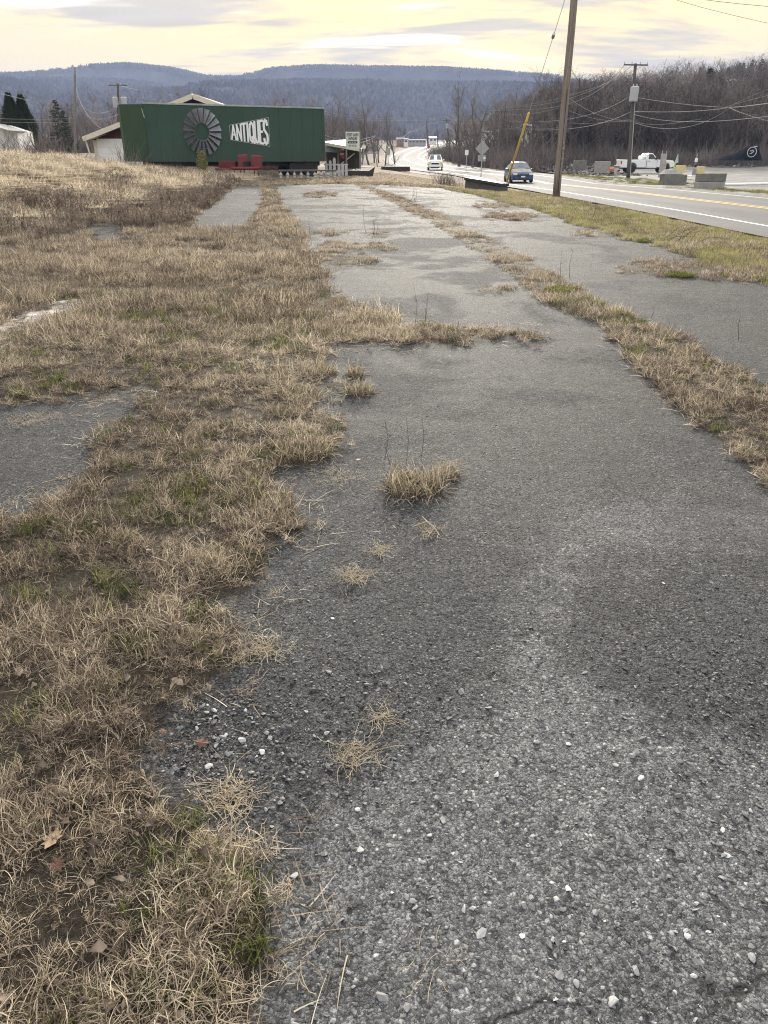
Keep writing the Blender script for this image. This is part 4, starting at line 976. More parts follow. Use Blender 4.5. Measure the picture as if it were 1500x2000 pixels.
b = MB(); b.box(.4, L_ - .2, .45, .6, ZB - .3, ZB - .07); b.box(.4, L_ - .2, WID - .6, WID - .45, ZB - .3, ZB - .07)
for k in range(9): b.box(.6 + k * 1.1, .7 + k * 1.1, .45, WID - .45, ZB - .2, ZB - .075)
b.build('chassis', BLACK, trailer)
for s in (.35, WID - .5):
    b = MB(); b.box(1.7, 1.85, s, s + .15, 0., ZB - .07); b.box(1.6, 1.95, s - .05, s + .2, -.02, .04); b.build('landing_leg', BLACK, trailer)
def wheel(parent, loc, r, w, axis='y', tyre=RUBBER, rim=STEEL, rr=.58):
    """wheel lying along local y: tyre with a rim set into it"""
    M = Matrix.Translation(loc) @ Matrix.Rotation(R(90), 4, 'X')
    b = MB(); b.lathe([(r * rr, -w / 2), (r * .9, -w / 2), (r, -w * .32), (r, w * .32), (r * .9, w / 2), (r * rr, w / 2)], 22, M); t = b.build('wheel', tyre, parent, smooth=False)
    b = MB(); b.lathe([(r * .12, -w * .40), (r * rr * .9, -w * .36), (r * rr, -w * .49), (r * rr, w * .49), (r * rr * .9, w * .36), (r * .12, w * .40)], 16, M)
    b.build('rim', rim, t); return t
for wx in (face(581, 326)[0], face(607, 326)[0]):
    for yy in (.22, WID - .22): wheel(trailer, (wx, yy, .5), .5, .3)
    b = MB(); b.tube([(wx, .3, .5), (wx, WID - .3, .5)], .06, 8); b.build('axle', BLACK, trailer)
b = MB(); b.box(L_ - .75, L_ - .72, .05, .6, .12, .85); b.build('mud_flap', RUBBER, trailer)
# white lettering on a slanted board, taller to the right
bx0, _ = face(449, 258); bx1, _ = face(525.5, 258)
zl0, zl1 = face(449, 273)[1], face(449, 244.5)[1]; zr0, zr1 = face(526, 286)[1], face(526, 229.5)[1]
def warp(u, v):
    x = bx0 + (bx1 - bx0) * u; lo = zl0 + (zr0 - zl0) * u; hi = zl1 + (zr1 - zl1) * u; return x, lo + (hi - lo) * v
LET = {'A': [[(0, 0), (.5, 1), (1, 0)], [(.22, .34), (.78, .34)]], 'N': [[(0, 0), (0, 1), (1, 0), (1, 1)]], 'T': [[(0, 1), (1, 1)], [(.5, 1), (.5, 0)]], 'I': [[(.5, 0), (.5, 1)]],
       'Q': [[(.5, 1), (.14, .9), (0, .65), (0, .35), (.14, .1), (.5, 0), (.86, .1), (1, .35), (1, .65), (.86, .9), (.5, 1)], [(.55, .25), (1.08, -.04)]],
       'U': [[(0, 1), (0, .25), (.2, .04), (.5, 0), (.8, .04), (1, .25), (1, 1)]], 'E': [[(1, 1), (0, 1), (0, 0), (1, 0)], [(0, .52), (.8, .52)]],
       'S': [[(.98, .8), (.82, .95), (.5, 1), (.16, .94), (.02, .78), (.1, .6), (.5, .5), (.9, .39), (1, .22), (.84, .06), (.5, 0), (.16, .05), (.0, .2)]]}
def strokes(ch, x0, x1, y0, y1, thick, fn, y, depth=.012):
    mb = MB()
    for pl in LET[ch]:
        for (a, b), (c, d) in zip(pl[:-1], pl[1:]):
            pts = [(x0 + (x1 - x0) * q, y0 + (y1 - y0) * s) for q, s in ((a, b), (c, d))]
            (ax, az), (cx, cz) = fn(*pts[0]), fn(*pts[1]); dx, dz = cx - ax, cz - az; Ln = math.hypot(dx, dz) or 1; ex, ez = dx / Ln * thick * .42, dz / Ln * thick * .42; nx_, nz_ = -dz / Ln * thick / 2, dx / Ln * thick / 2
            q = [(ax - ex + nx_, az - ez + nz_), (ax - ex - nx_, az - ez - nz_), (cx + ex - nx_, cz + ez - nz_), (cx + ex + nx_, cz + ez + nz_)]
            jd = random.uniform(0, .003)
            mb.add([(u, y - depth - jd, v) for u, v in q] + [(u, y, v) for u, v in q], [(0, 1, 2, 3), (0, 4, 5, 1), (1, 5, 6, 2), (2, 6, 7, 3), (3, 7, 4, 0)])
    return mb
wid = [1.0, .95, .8, .35, .95, .85, .72, .85]; gap = .2; tot = sum(wid) + gap * 7; u = .03
LETW = NT('sign_white'); LETW.col((.8, .8, .79)).set(.5); LETW = LETW.m
for ch, w_ in zip('ANTIQUES', wid):
    uw = w_ / tot * .93; m_ = strokes(ch, u + .006, u + uw - .006, .07, .93, .085 + .05 * u, warp, -.014); o = m_.build('letter', LETW, trailer); u += uw + gap / tot * .93
b = MB()
fr = [warp(0, 0), warp(1, 0), warp(1, 1), warp(0, 1)]
for (ax, az), (cx, cz) in zip(fr, fr[1:] + fr[:1]): b.bar((ax, -.018, az), (cx, -.018, cz), .01, .01)
b.build('sign_border', LETW, trailer)
b = MB()
for i in range(7):
    pp = [face(x, y) for x, y in ((276, 212 + i * 2.6), (277 + .5 * (i > 3), 214.6 + i * 2.6))]; b.bar((pp[0][0] + .02 * i, -.026, pp[0][1]), (pp[1][0] + .02 * (i + 1), -.026, pp[1][1] - .02), .05, .01)
b.build('paint_scrape', WHITE, trailer)

# windmill wheel mounted on the trailer
wc = face(394.5, 257.5); wr = abs(face(394.5, 210.5)[1] - wc[1]); wi = abs(face(394.5, 240)[1] - wc[1])
wcp = TM @ Vector((wc[0], -.1, wc[1]))
wheel_t = empty('windmill_wheel', wcp, YAW, 'grey windmill wheel of angled metal blades on the green trailer', 'windmill wheel')
SQ = .9
for k in range(18):
    a = 2 * math.pi * (k + .5) / 18; da = 2 * math.pi / 18 * .36
    vs = []
    for rad, wd in ((wi, .82), (wr, 1.)):
        for sgn in (-1, 1):
            aa = a + sgn * da * wd; vs.append((rad * math.cos(aa) * SQ, -.02 + sgn * .1 * rad / wr, rad * math.sin(aa)))
    b = MB(); v0 = [Vector(v) for v in vs]; mid = [(v0[0] + v0[1]) / 2 + Vector((0, .03, 0)), (v0[2] + v0[3]) / 2 + Vector((0, .03, 0))]
    pts = [v0[0], mid[0], v0[1], v0[2], mid[1], v0[3]]; th = Vector((0, .006, 0))
    b.add(pts + [p + th for p in pts], [(0, 3, 4, 1), (1, 4, 5, 2), (6, 7, 10, 9), (7, 8, 11, 10), (0, 1, 7, 6), (1, 2, 8, 7), (3, 9, 10, 4), (4, 10, 11, 5), (0, 6, 9, 3), (2, 5, 11, 8)])
    b.build('blade', BLADEM, wheel_t)
for rad, nm in ((wi * 1.02, 'inner_ring'), (wr * .72, 'outer_ring')):
    b = MB(); b.tube([(rad * math.cos(2 * math.pi * i / 40) * SQ, .05, rad * math.sin(2 * math.pi * i / 40)) for i in range(41)], .014, 5, caps=False); b.build(nm, BLADEM, wheel_t)
for k in range(3):
    a = 2 * math.pi * k / 3 + .5; b = MB(); b.bar((wi * math.cos(a) * SQ, .06, wi * math.sin(a)), (wi * math.cos(a) * SQ, .1, wi * math.sin(a)), .05); b.build('bracket', BLADEM, wheel_t)

# ================================================================== red barn behind
RED = NT('barn_siding'); ob = RED.obj(); bd = RED.N('ShaderNodeTexWave'); bd.inputs['Scale'].default_value = 2.2; RED.L(ob, bd.inputs['Vector'])
RED.col(RED.mix(RED.noise(RED.mapv(ob, (4, 4, .5)), 2, 4), (.05, .022, .02), (.115, .042, .036))).set(.85, 0, .2); RED = RED.m
BY = 62.; ap = at(380, 187, BY); ev = at(168, 270, BY); bz = float(gz(ap.x, BY))
barn = empty('red_barn', (ap.x, BY, bz), 0, 'dark red barn with cream trim and white garage door behind the trailer', 'barn')
hw = ap.x - ev.x; ze = ev.z - bz; za = ap.z - bz; sl = (za - ze) / hw; ww = at(186, 300, BY).x - ap.x
b = MB(); M = Matrix(((1, 0, 0, 0), (0, 0, -1, 0), (0, 1, 0, 0), (0, 0, 0, 1)))
wt = za - .25 + sl * ww
b.prism([(ww, -.1), (-ww, -.1), (-ww, wt), (0, za - .25), (ww, wt)], -12., Matrix(((1, 0, 0, 0), (0, 0, 1, 0), (0, 1, 0, 0), (0, 0, 0, 1))) @ Matrix.Scale(-1, 4, (0, 0, 1))); b.build('wall', RED, barn)
roofm = worn('metal_roof', (.55, .53, .47), .15, .4, .3, 1.5)
for s in (-1, 1):
    b = MB(); p0 = Vector((0, 0, za)); p1 = Vector((s * hw, 0, ze)); nrm = Vector((-(p1 - p0).z * s, 0, (p1 - p0).x * s)).normalized() * .1
    q = [p0, p1, p1 + nrm, p0 + nrm]; b.add([v + Vector((0, -.7, 0)) for v in q] + [v + Vector((0, 12.5, 0)) for v in q], [(0, 1, 2, 3), (4, 7, 6, 5), (0, 4, 5, 1), (1, 5, 6, 2), (2, 6, 7, 3), (3, 7, 4, 0)]); rf = b.build('roof', roofm, barn)
    b = MB(); b.bar(p0 + Vector((0, -.73, -.09)), p1 + Vector((0, -.73, -.09)), .06, .3); b.build('fascia_board', CREAM, barn)
d0, d1 = at(196, 300, BY).x - ap.x, at(196, 300, BY).x - ap.x + 3.0; dz_ = at(196, 275, BY).z - bz
b = MB(); b.box(d0 - .12, d1 + .12, -.05, .02, 0, dz_ + .14); dfr = b.build('door_frame', WHITE, barn)
for k in range(4):
    b = MB(); b.box(d0, d1, -.075, -.055, dz_ * k / 4 + .015, dz_ * (k + 1) / 4 - .015); b.build('door_panel', WHITE, dfr, bevel=.008)
b = MB(); b.box(ww - .02, ww + .28, -.04, .01, 0, wt - .05); b.build('corner_board', CREAM, barn)
b = MB(); b.bar((ev.x - ap.x + .12, -.5, ze - .1), (ww - .1, -.55, .3), .1, .1); b.build('brace', CREAM, barn)
# white shed at the left
sb = base(4, 74); shed = empty('white_shed', sb, 0, 'small white panelled shed half hidden by weeds behind the mound', 'shed')
top = at(18, 243, 74).z - sb.z; wl = at(-40, 270, 74).x - sb.x; wr_ = at(34, 262, 74).x - sb.x; sh = at(30, 256, 74).z - sb.z
b = MB(); b.prism([(wl, -.1), (wr_, -.1), (wr_, sh), (wr_ * .2, top), (wl, top - .1)], -3.2, Matrix(((1, 0, 0, 0), (0, 0, 1, 0), (0, 1, 0, 0), (0, 0, 0, 1))) @ Matrix.Scale(-1, 4, (0, 0, 1))); b.build('wall', WHITE, shed)
b = MB(); b.bar((wr_ * .2 - .05, -.15, top + .03), (wr_ + .15, -.15, sh - .02), 3.6, .06, up=(0, 0, 1)); b.build('roof', STEEL, shed)
for k in range(4):
    x = wl + (wr_ - wl) * (k + 1) / 4.6; b = MB(); b.box(x - .02, x + .02, -.015, .002, 0, sh * .96); b.build('batten', STEEL, shed)

# ================================================================== antiques shelter and sign to the right of the trailer
SY = 53.
def P3(px, py, Y): return at(px, py, Y)
shl = empty('open_shelter', base(670, SY), 0, 'open lean-to shelter with pale green roof beside the antiques sign', 'shelter'); so = Vector(shl.location)
def part(parent, org, name, mat, fn, **k):
    b = MB(); fn(b); b.v = [tuple(Vector(v) - org) for v in b.v]; return b.build(name, mat, parent, **k)
PALEG = worn('pale_green_metal', (.42, .50, .47), .15, .5, .1, 2); BLUEG = worn('blue_grey_metal', (.24, .31, .33), .2, .5, .1, 2)
def slab(b, pts, th):
    pts = [Vector(p) for p in pts]; b.add(pts + [p + Vector((0, 0, th)) for p in pts], [(3, 2, 1, 0), (4, 5, 6, 7), (0, 1, 5, 4), (1, 2, 6, 5), (2, 3, 7, 6), (3, 0, 4, 7)])
part(shl, so, 'roof', PALEG, lambda b: slab(b, [P3(630, 279, SY - .6), P3(707, 293, SY - .6), P3(704, 289, SY + 3.2), P3(633, 277, SY + 3.2)], .06))
part(shl, so, 'roof_edge', CREAM, lambda b: b.bar(P3(630, 280, SY - .62), P3(707, 294, SY - .62), .05, .16))
part(shl, so, 'back_panel', PALEG, lambda b: slab(b, [P3(636, 297, SY + 1), P3(662, 298, SY + 1), P3(668, 290, SY + 1.6), P3(636, 284, SY + 1.6)], .04))
for px, tp, mt in ((660.5, 290, GREYW), (674, 289, DARKW), (695, 293, DARKW), (703.5, 288, GREYW)):
    bb = base(px, SY); part(shl, so, 'post', mt, lambda b: b.bar(bb - Vector((0, 0, .1)), P3(px, tp, SY), .11, .11))
part(shl, so, 'brace', CREAM, lambda b: b.bar(P3(667, 320, SY), P3(693, 299, SY), .07, .07))
part(shl, so, 'back_wall', DARKW, lambda b: slab(b, [P3(638, 330, SY + 3.1), P3(702, 330, SY + 3.1), P3(702, 329.7, SY + 3.2), P3(638, 329.7, SY + 3.2)], 1.2))
# blue roofed stall farther back
bst = empty('roofed_stall', base(652, 60), 0, 'blue grey roofed stall behind the lean-to shelter', 'stall'); bo = Vector(bst.location)
part(bst, bo, 'roof', BLUEG, lambda b: slab(b, [P3(634, 286, 59), P3(690, 290, 59), P3(680, 274, 63), P3(640, 277, 63)], .07))
part(bst, bo, 'wall', DARKW, lambda b: b.box(P3(638, 300, 60).x, P3(686, 300, 60).x, 60, 62.6, bo.z, P3(640, 288, 60).z))
# hanging sign FORT ANN ANTIQUES
SIGNW = worn('sign_board_white', (.66, .68, .62), .1, .6, 0, 3)
s0, s1 = P3(675.5, 290.5, SY - .9), P3(702, 257.5, SY - .9); sg = empty('antiques_sign', base(689, SY - .9), 0, 'white FORT ANN ANTIQUES sign board above the lean-to shelter', 'sign'); go_ = Vector(sg.location)
def loc(v): return Vector(v) - go_
def text(txt, size, x, z, y, mat, parent, wide=None):
    cu = bpy.data.curves.new('lettering', 'FONT'); cu.body = txt; cu.size = size; cu.align_x = 'CENTER'; cu.extrude = .004; cu.offset = .006
    to = bpy.data.objects.new('lettering', cu); COL.objects.link(to); bpy.context.view_layer.update()
    dg = bpy.context.evaluated_depsgraph_get(); me = bpy.data.meshes.new_from_object(to.evaluated_get(dg)); bpy.data.objects.remove(to)
    xs = [v.co.x for v in me.vertices]; w0 = max(xs) - min(xs); k = (wide / w0) if wide else 1
    for v in me.vertices: v.co = Vector((x + v.co.x * k, y - v.co.z, z + v.co.y))
    me.materials.clear(); return mesh_obj('lettering', me, mat, parent)
part(sg, go_, 'board', SIGNW, lambda b: b.box(s0.x, s1.x, s0.y, s0.y + .05, s0.z, s1.z), bevel=.01)
mx_ = (s0.x + s1.x) / 2 - go_.x; hz = s1.z - s0.z; wz = s1.x - s0.x; yf = s0.y - go_.y - .006; z0 = s0.z - go_.z
text('FORT ANN', .26, mx_, z0 + hz * .74, yf, BLACK, sg, wz * .84); text('ANTIQUES', .19, mx_, z0 + hz * .54, yf, BLACK, sg, wz * .62)
b = MB(); pr = hz * .065
b.prism([(mx_ - wz * .28 + pr * math.cos(a), z0 + hz * .385 + pr * math.sin(a)) for a in [math.pi / 2 + math.pi * i / 8 for i in range(9)]] + [(mx_ + wz * .28 + pr * math.cos(a), z0 + hz * .385 + pr * math.sin(a)) for a in [-math.pi / 2 + math.pi * i / 8 for i in range(9)]], .012, Matrix(((1, 0, 0, 0), (0, 0, -1, yf + .004), (0, 1, 0, 0), (0, 0, 0, 1)))); b.build('black_bar', BLACK, sg)
b = MB()
for q in (-.24, -.19, -.13, -.04, .02, .11, .17, .23): b.box(mx_ + wz * q - .018, mx_ + wz * q + .018, yf - .014, yf - .008, z0 + hz * .365, z0 + hz * .405)
tag(b.build('bar_lettering', SIGNW, sg), kind='stuff')
b = MB()
for q in (-.27, -.22, -.17, -.06, 0., .06, .15, .2, .25): b.box(mx_ + wz * q - .014, mx_ + wz * q + .014, yf - .004, yf + .002, z0 + hz * .12, z0 + hz * .24)
tag(b.build('number_lettering', worn('grey_ink', (.2, .2, .2), .2), sg), kind='stuff')
for px in (676.5, 703.5):
    bb = base(px, SY - .86); part(sg, go_, 'post', GREYW, lambda b: b.bar(bb - Vector((0, 0, .1)), P3(px, 256, SY - .82), .09, .09))
# red and white round sign inside the shelter
rs = P3(671, 301, SY + .6); rso = empty('round_sign', rs, 0, 'faded red and white round sign hanging in the shelter', 'sign')
M = Matrix.Rotation(R(90), 4, 'X')
b = MB(); b.lathe([(.26, -.02), (.26, .02)], 20, M); b.build('disc', worn('faded_red', (.45, .12, .12), .3), rso)
b = MB(); b.box(-.24, .24, -.035, -.024, -.05, .07); b.build('white_band', WHITE, rso)

# white picket fence pieces by the trailer
pk = empty('picket_fence', base(645, 50.6), R(4), 'short row of white pickets between the trailer and the shelter', 'fence'); po = Vector(pk.location)
for i, (px, tp) in enumerate(((637, 316), (645, 312), (653, 307), (662, 320), (669, 318), (676, 321))):
    x = P3(px, 320, 50.6).x - po.x; h_ = P3(px, tp, 50.6).z - po.z
    b = MB(); w_ = .085; b.prism([(x - w_, .02), (x + w_, .02), (x + w_, h_ - .1), (x, h_), (x - w_, h_ - .1)], .03, Matrix(((1, 0, 0, 0), (0, 0, -1, 0), (0, 1, 0, 0), (0, 0, 0, 1)))); b.build('picket', OLDW, pk)
for z in (.28, .62):
    b = MB(); b.box(P3(633, 320, 50.6).x - po.x, P3(680, 320, 50.6).x - po.x, .004, .04, z, z + .08); b.build('rail', OLDW, pk)
# bric-a-brac around the shelter: pale pots and crates
r = random.Random(77)
for i, (px, Y) in enumerate(((682, 52), (688, 51.6), (693, 52.4), (700, 51.8), (664, 51.4), (657, 51.2))):
    bb = base(px, Y); s = r.uniform(.16, .26); b = MB(); b.lathe([(s * .55, 0), (s * .9, s * .6), (s, s * 1.2), (s * .7, s * 1.5), (s * .8, s * 1.65)], 12, Matrix.Translation(bb)); tag(b.build('garden_pot', WHITE if i % 2 else CONC, None, smooth=True), ('white' if i % 2 else 'grey concrete') + ' garden pot among the clutter at the foot of the shelter', 'pot', 'garden pots at the shelter')
bb = base(697, 51.2); b = MB(); b.box(-.8, .9, -.3, .3, 0, .3); b.v = [tuple(Vector(v) + bb) for v in b.v]; tag(b.build('timber_planter', DARKW, None, bevel=.02), 'dark timber planter box under the antiques sign posts', 'planter')
bb = base(717, 50.5); b = MB(); b.prism([(-.35, 0), (.35, 0), (.5, .55)], .12, Matrix.Translation(bb) @ Matrix(((1, 0, 0, 0), (0, 0, -1, 0), (0, 1, 0, 0), (0, 0, 0, 1)))); tag(b.build('broken_board', BLACK, None), 'black broken board leaning up from the lawn beside the shelter', 'board')
bb = base(772, 72.5); pl = empty('timber_border', bb, 0, 'long dark timber border with white top in front of the side road', 'planter')
b = MB(); b.box(-1.25, 1.3, -.3, .3, -.05, .34); b.build('beam', DARKW, pl, bevel=.03); b = MB(); b.box(-1.1, 1.1, -.24, .26, .343, .39); b.build('white_cap', WHITE, pl)

# row of white balusters under a rail in front of the trailer
bal = empty('baluster_rail', base(600, 45.2) + Vector((0, 0, .1)), R(12), 'low row of nine white turned balusters under a grey rail', 'railing'); bo = Vector(bal.location); Mi = (Matrix.Translation(bo) @ Matrix.Rotation(R(12), 4, 'Z')).inverted()
xa, xb = (Mi @ at(549, 333, 44.6)).x, (Mi @ at(648, 333, 46.6)).x
for k in range(9):
    b = MB(); x = xa + (xb - xa) * k / 8; b.lathe([(.04, -.03), (.075, .0), (.075, .03), (.04, .05), (.06, .09), (.095, .15), (.08, .2), (.035, .26), (.05, .29), (.05, .31)], 12, Matrix.Translation((x, 0, 0))); b.build('baluster', OLDW, bal, smooth=True)
b = MB(); b.box(xa - .15, xb + .12, -.08, .08, .31, .40); b.build('rail', worn('rail_timber', (.11, .105, .10), .3, .85), bal, bevel=.02)

# red theatre seats
cb = base(474, 46.2); REDV = worn('red_vinyl', (.13, .018, .02), .3, .6, 0, 3, .4)
ch = empty('joined_red_chairs', cb, R(-14), 'pair of joined red seats with a side table in front of the trailer', 'seat')
ch.scale = (1.2, 1.2, 1.2)
for x0, x1, tl in ((-.25, .28, -6), (.34, .92, 8)):
    b = MB(); b.box(x0, x1, -.03, .08, .42, 1.02, Matrix.Rotation(R(-10), 4, 'X') @ Matrix.Rotation(R(tl * .4), 4, 'Y')); b.build('backrest', REDV, ch, bevel=.05)
b = MB(); b.box(-.32, .9, -.62, -.1, .34, .48); b.build('seat', REDV, ch, bevel=.05)
b = MB(); b.box(-1.2, -.34, -.5, 0, .36, .42); b.build('table', REDV, ch, bevel=.02); b = MB(); b.box(-1.2, -.34, -.03, .0, .425, .72); b.build('table_back', REDV, ch, bevel=.02)
for x in (-1.1, -.4, .1, .8):
    for y in (-.5, -.05): b = MB(); b.tube([(x, y, -.05), (x, y, .36)], .02, 6); b.build('leg', BLACK, ch)
b = MB(); b.box(.29, .335, -.6, .02, .45, .7); b.build('armrest', BLACK, ch); 

# ================================================================== vehicles
def car(name, loc, rz, label, st, paint, wheels, wr, glass, lights, cat='car', plate=True, extra=None, lower=None):
    """st: stations (x, z_bottom, z_shoulder, z_top, w_bottom, w_shoulder, w_top); x forward"""
    t = empty(name, loc, rz, label, cat); b = MB(); K = 12
    for x, zb, zs, zt, wb, ws, wt in st:
        half = [(0, zb), (wb, zb), (ws, zb + (zs - zb) * .35), (ws, zb + (zs - zb) * .8), (ws - .03, zs), (wt, zt), (0, zt + .025)]
        ring = half + [(-u, v) for u, v in half[-2:0:-1]]
        b.v += [(x, u, v) for u, v in ring]
    for i in range(len(st) - 1):
        for k in range(K): b.f.append((i * K + k, i * K + (k + 1) % K, (i + 1) * K + (k + 1) % K, (i + 1) * K + k)); b.mi.append(0)
    b.f += [tuple(range(K)), tuple((len(st) - 1) * K + k for k in range(K))]; b.mi += [0, 0]
    b.build('body', paint, t, bevel=.04, seg=2)
    def V(i, k): return Vector(b.v[i * K + k])
    def panel(nm, pts, mat, sh=.9, off=.014):
        c = sum(pts, Vector()) / len(pts); nrm = (pts[1] - pts[0]).cross(pts[2] - pts[0]).normalized()
        if nrm.dot(c - Vector((c.x * .2, 0, c.z - .25))) < 0: nrm = -nrm
        q = [c + (p - c) * sh + nrm * off for p in pts]; m = MB(); m.add(q + [p - nrm * .03 for p in q], [tuple(range(len(q)))] + [(i, (i + 1) % len(q), len(q) + (i + 1) % len(q), len(q) + i) for i in range(len(q))]); return m.build(nm, mat, t)
    cw, rf, rr, bk, pil = glass
    panel('windshield', [V(cw, 5), V(cw, 7), V(rf, 7), V(rf, 5)], GLASS, .92)
    panel('rear_window', [V(bk, 5), V(bk, 7), V(rr, 7), V(rr, 5)], GLASS, .9)
    for a, c in ((4, 5), (8, 7)):
        panel('side_window', [V(rf, a), V(pil, a), V(pil, c), V(rf, c)], GLASS, .84); panel('side_window', [V(pil, a), V(rr, a), V(rr, c), V(pil, c)], GLASS, .84)
        panel('front_quarter_window', [V(cw, a), V(rf, a), V(rf, c)], GLASS, .7)
    w2 = st[len(st) // 2][5]
    for x in wheels:
        for s in (-1, 1): wheel(t, (x, s * (w2 - .1), wr), wr, .21)
    xf = st[0][0]
    for s in (-1, 1):
        y0, y1, z0, z1 = lights; m = MB(); m.box(xf - .14, xf + .03, min(s * y0, s * y1), max(s * y0, s * y1), z0, z1); m.build('headlight', LAMP, t, bevel=.02)
        m = MB(); xb = st[-1][0]; m.box(xb - .02, xb + .1, min(s * y0, s * y1), max(s * y0, s * y1), z0 + .12, z1 + .15); m.build('tail_light', worn('tail_red', (.35, .02, .02), .1, .3), t)
        m = MB(); xm = st[cw][0] - .25; ws = st[cw][5]; m.box(xm - .05, xm + .06, min(s * ws, s * (ws + .17)), max(s * ws, s * (ws + .17)), st[cw][2] + .02, st[cw][2] + .15); m.build('wing_mirror', paint, t, bevel=.02)
        m = MB(); m.box(st[pil][0] - .02, st[pil][0] - .008, min(s * (ws - .01), s * (ws + .006)), max(s * (ws - .01), s * (ws + .006)), .35, st[pil][2]); d = m.build('door_seam', BLACK, t)
    m = MB(); m.box(xf - .05, xf + .022, -.45, .45, .46 if lower is None else lower, .6 if lower is None else lower + .18); m.build('grille', BLACK, t, bevel=.01)
    m = MB(); m.box(xf - .1, xf + .035, -.55, .55, .2, .32); m.build('air_intake', BLACK, t, bevel=.01)
    if plate: m = MB(); m.box(xf, xf + .045, -.16, .16, .4, .5); m.build('number_plate', WHITE, t)
    return t
BLUEC = worn('blue_car_paint', (.035, .075, .17), .08, .25, .25, 2, .7); YELREFL = worn('yellow_reflection', (.82, .58, .16), .05, .3, .1, 2, .6); WHITEC = worn('white_car_paint', (.80, .80, .79), .04, .3, 0, 2, .6)
cy = 64.; cx = road_x(cy) - 1.95
car('blue_sedan', (float(cx), cy, float(gz(cx, cy)) + .004), R(-90), 'blue sedan driving towards the camera in the near lane', [
    (2.2, .25, .55, .62, .5, .62, .5), (2.05, .2, .66, .74, .78, .8, .62), (1.5, .18, .74, .86, .84, .86, .7), (.95, .18, .86, .98, .84, .87, .72), (.15, .18, .92, 1.40, .84, .88, .56), (-.5, .18, .93, 1.46, .84, .88, .56), (-1.2, .18, .94, 1.38, .84, .88, .55), (-1.75, .2, .95, 1.08, .82, .86, .66), (-2.2, .28, .9, .98, .7, .78, .6)],
    BLUEC, (1.35, -1.35), .31, (3, 4, 6, 7, 5), (.45, .74, .56, .68))
cy = 100.; cx = road_x(cy) - 1.95
sv = car('white_suv', (float(cx), cy, float(gz(cx, cy)) + .004), R(-94), 'white sport utility car with yellow reflections on its front corners far down the highway', [
    (2.25, .35, .7, .8, .6, .7, .6), (2.12, .3, .86, .96, .84, .86, .7), (1.3, .3, .98, 1.06, .88, .9, .76), (.85, .3, 1.02, 1.1, .88, .92, .78), (.25, .3, 1.05, 1.62, .88, .92, .64), (-.6, .3, 1.06, 1.68, .88, .92, .64), (-1.7, .3, 1.06, 1.64, .88, .92, .64), (-2.1, .3, 1.05, 1.12, .86, .9, .78), (-2.25, .38, .95, 1.02, .7, .8, .7)],
    WHITEC, (1.4, -1.4), .36, (3, 4, 6, 7, 5), (.5, .8, .78, .9), lower=.62)
for s in (-1, 1): m = MB(); m.box(1.7, 2.27, min(s * .52, s * .885), max(s * .52, s * .885), .58, .76); m.build('corner_reflection', YELREFL, sv, bevel=.03)  # yellow reflection by the headlights, put on as coloured boxes
m = MB(); m.box(-1.6, .2, -.62, .62, 1.70, 1.735); m.build('roof_panel', WHITEC, sv, bevel=.02); m = MB(); m.box(1.0, 2.1, -.7, .7, 1.065, 1.085, Matrix.Rotation(R(3), 4, 'Y') @ Matrix.Translation((0, 0, .02))); m.build('hood_panel', WHITEC, sv, bevel=.02); m = MB(); m.box(2.2, 2.32, -.75, .75, .34, .55); m.build('bumper', WHITEC, sv, bevel=.03)

# white pickup, side on, in the gravel yard
PY = 90.; pl_ = at(1258, 335, PY); pk = empty('pickup_truck', (pl_.x, PY, yz(pl_.x, PY)), R(2), 'white regular cab pickup truck parked side on in the gravel yard', 'truck')
XZ = Matrix(((1, 0, 0, 0), (0, 0, -1, 0), (0, 1, 0, 0), (0, 0, 0, 1)))
def side(name, poly, w, mat, parent=pk, bevel=.04, y=0.):
    b = MB(); b.prism(poly, w, Matrix.Translation((0, w / 2 + y, 0)) @ XZ); return b.build(name, mat, parent, bevel=bevel)
def arch(cx_, r_, z, n_=8): return [(cx_ + r_ * math.cos(math.pi - math.pi * i / n_), z + r_ * math.sin(math.pi - math.pi * i / n_)) for i in range(n_ + 1)]
side('bed', [(-2.95, .55)] + arch(-1.72, .5, .55) + [(-.22, .55), (-.22, 1.33), (-2.95, 1.33)], 1.95, WHITEC)
side('front_fender', [(.98, .6)] + arch(1.95, .5, .55) + [(2.62, .58), (2.85, .62), (2.88, 1.05), (2.72, 1.24), (2.2, 1.3), (.98, 1.34)], 1.95, WHITEC)
side('cab', [(-.2, .5), (.97, .5), (.97, 1.33), (.98, 1.36), (.42, 1.93), (.25, 1.98), (-.08, 1.96), (-.2, 1.86)], 1.88, WHITEC)
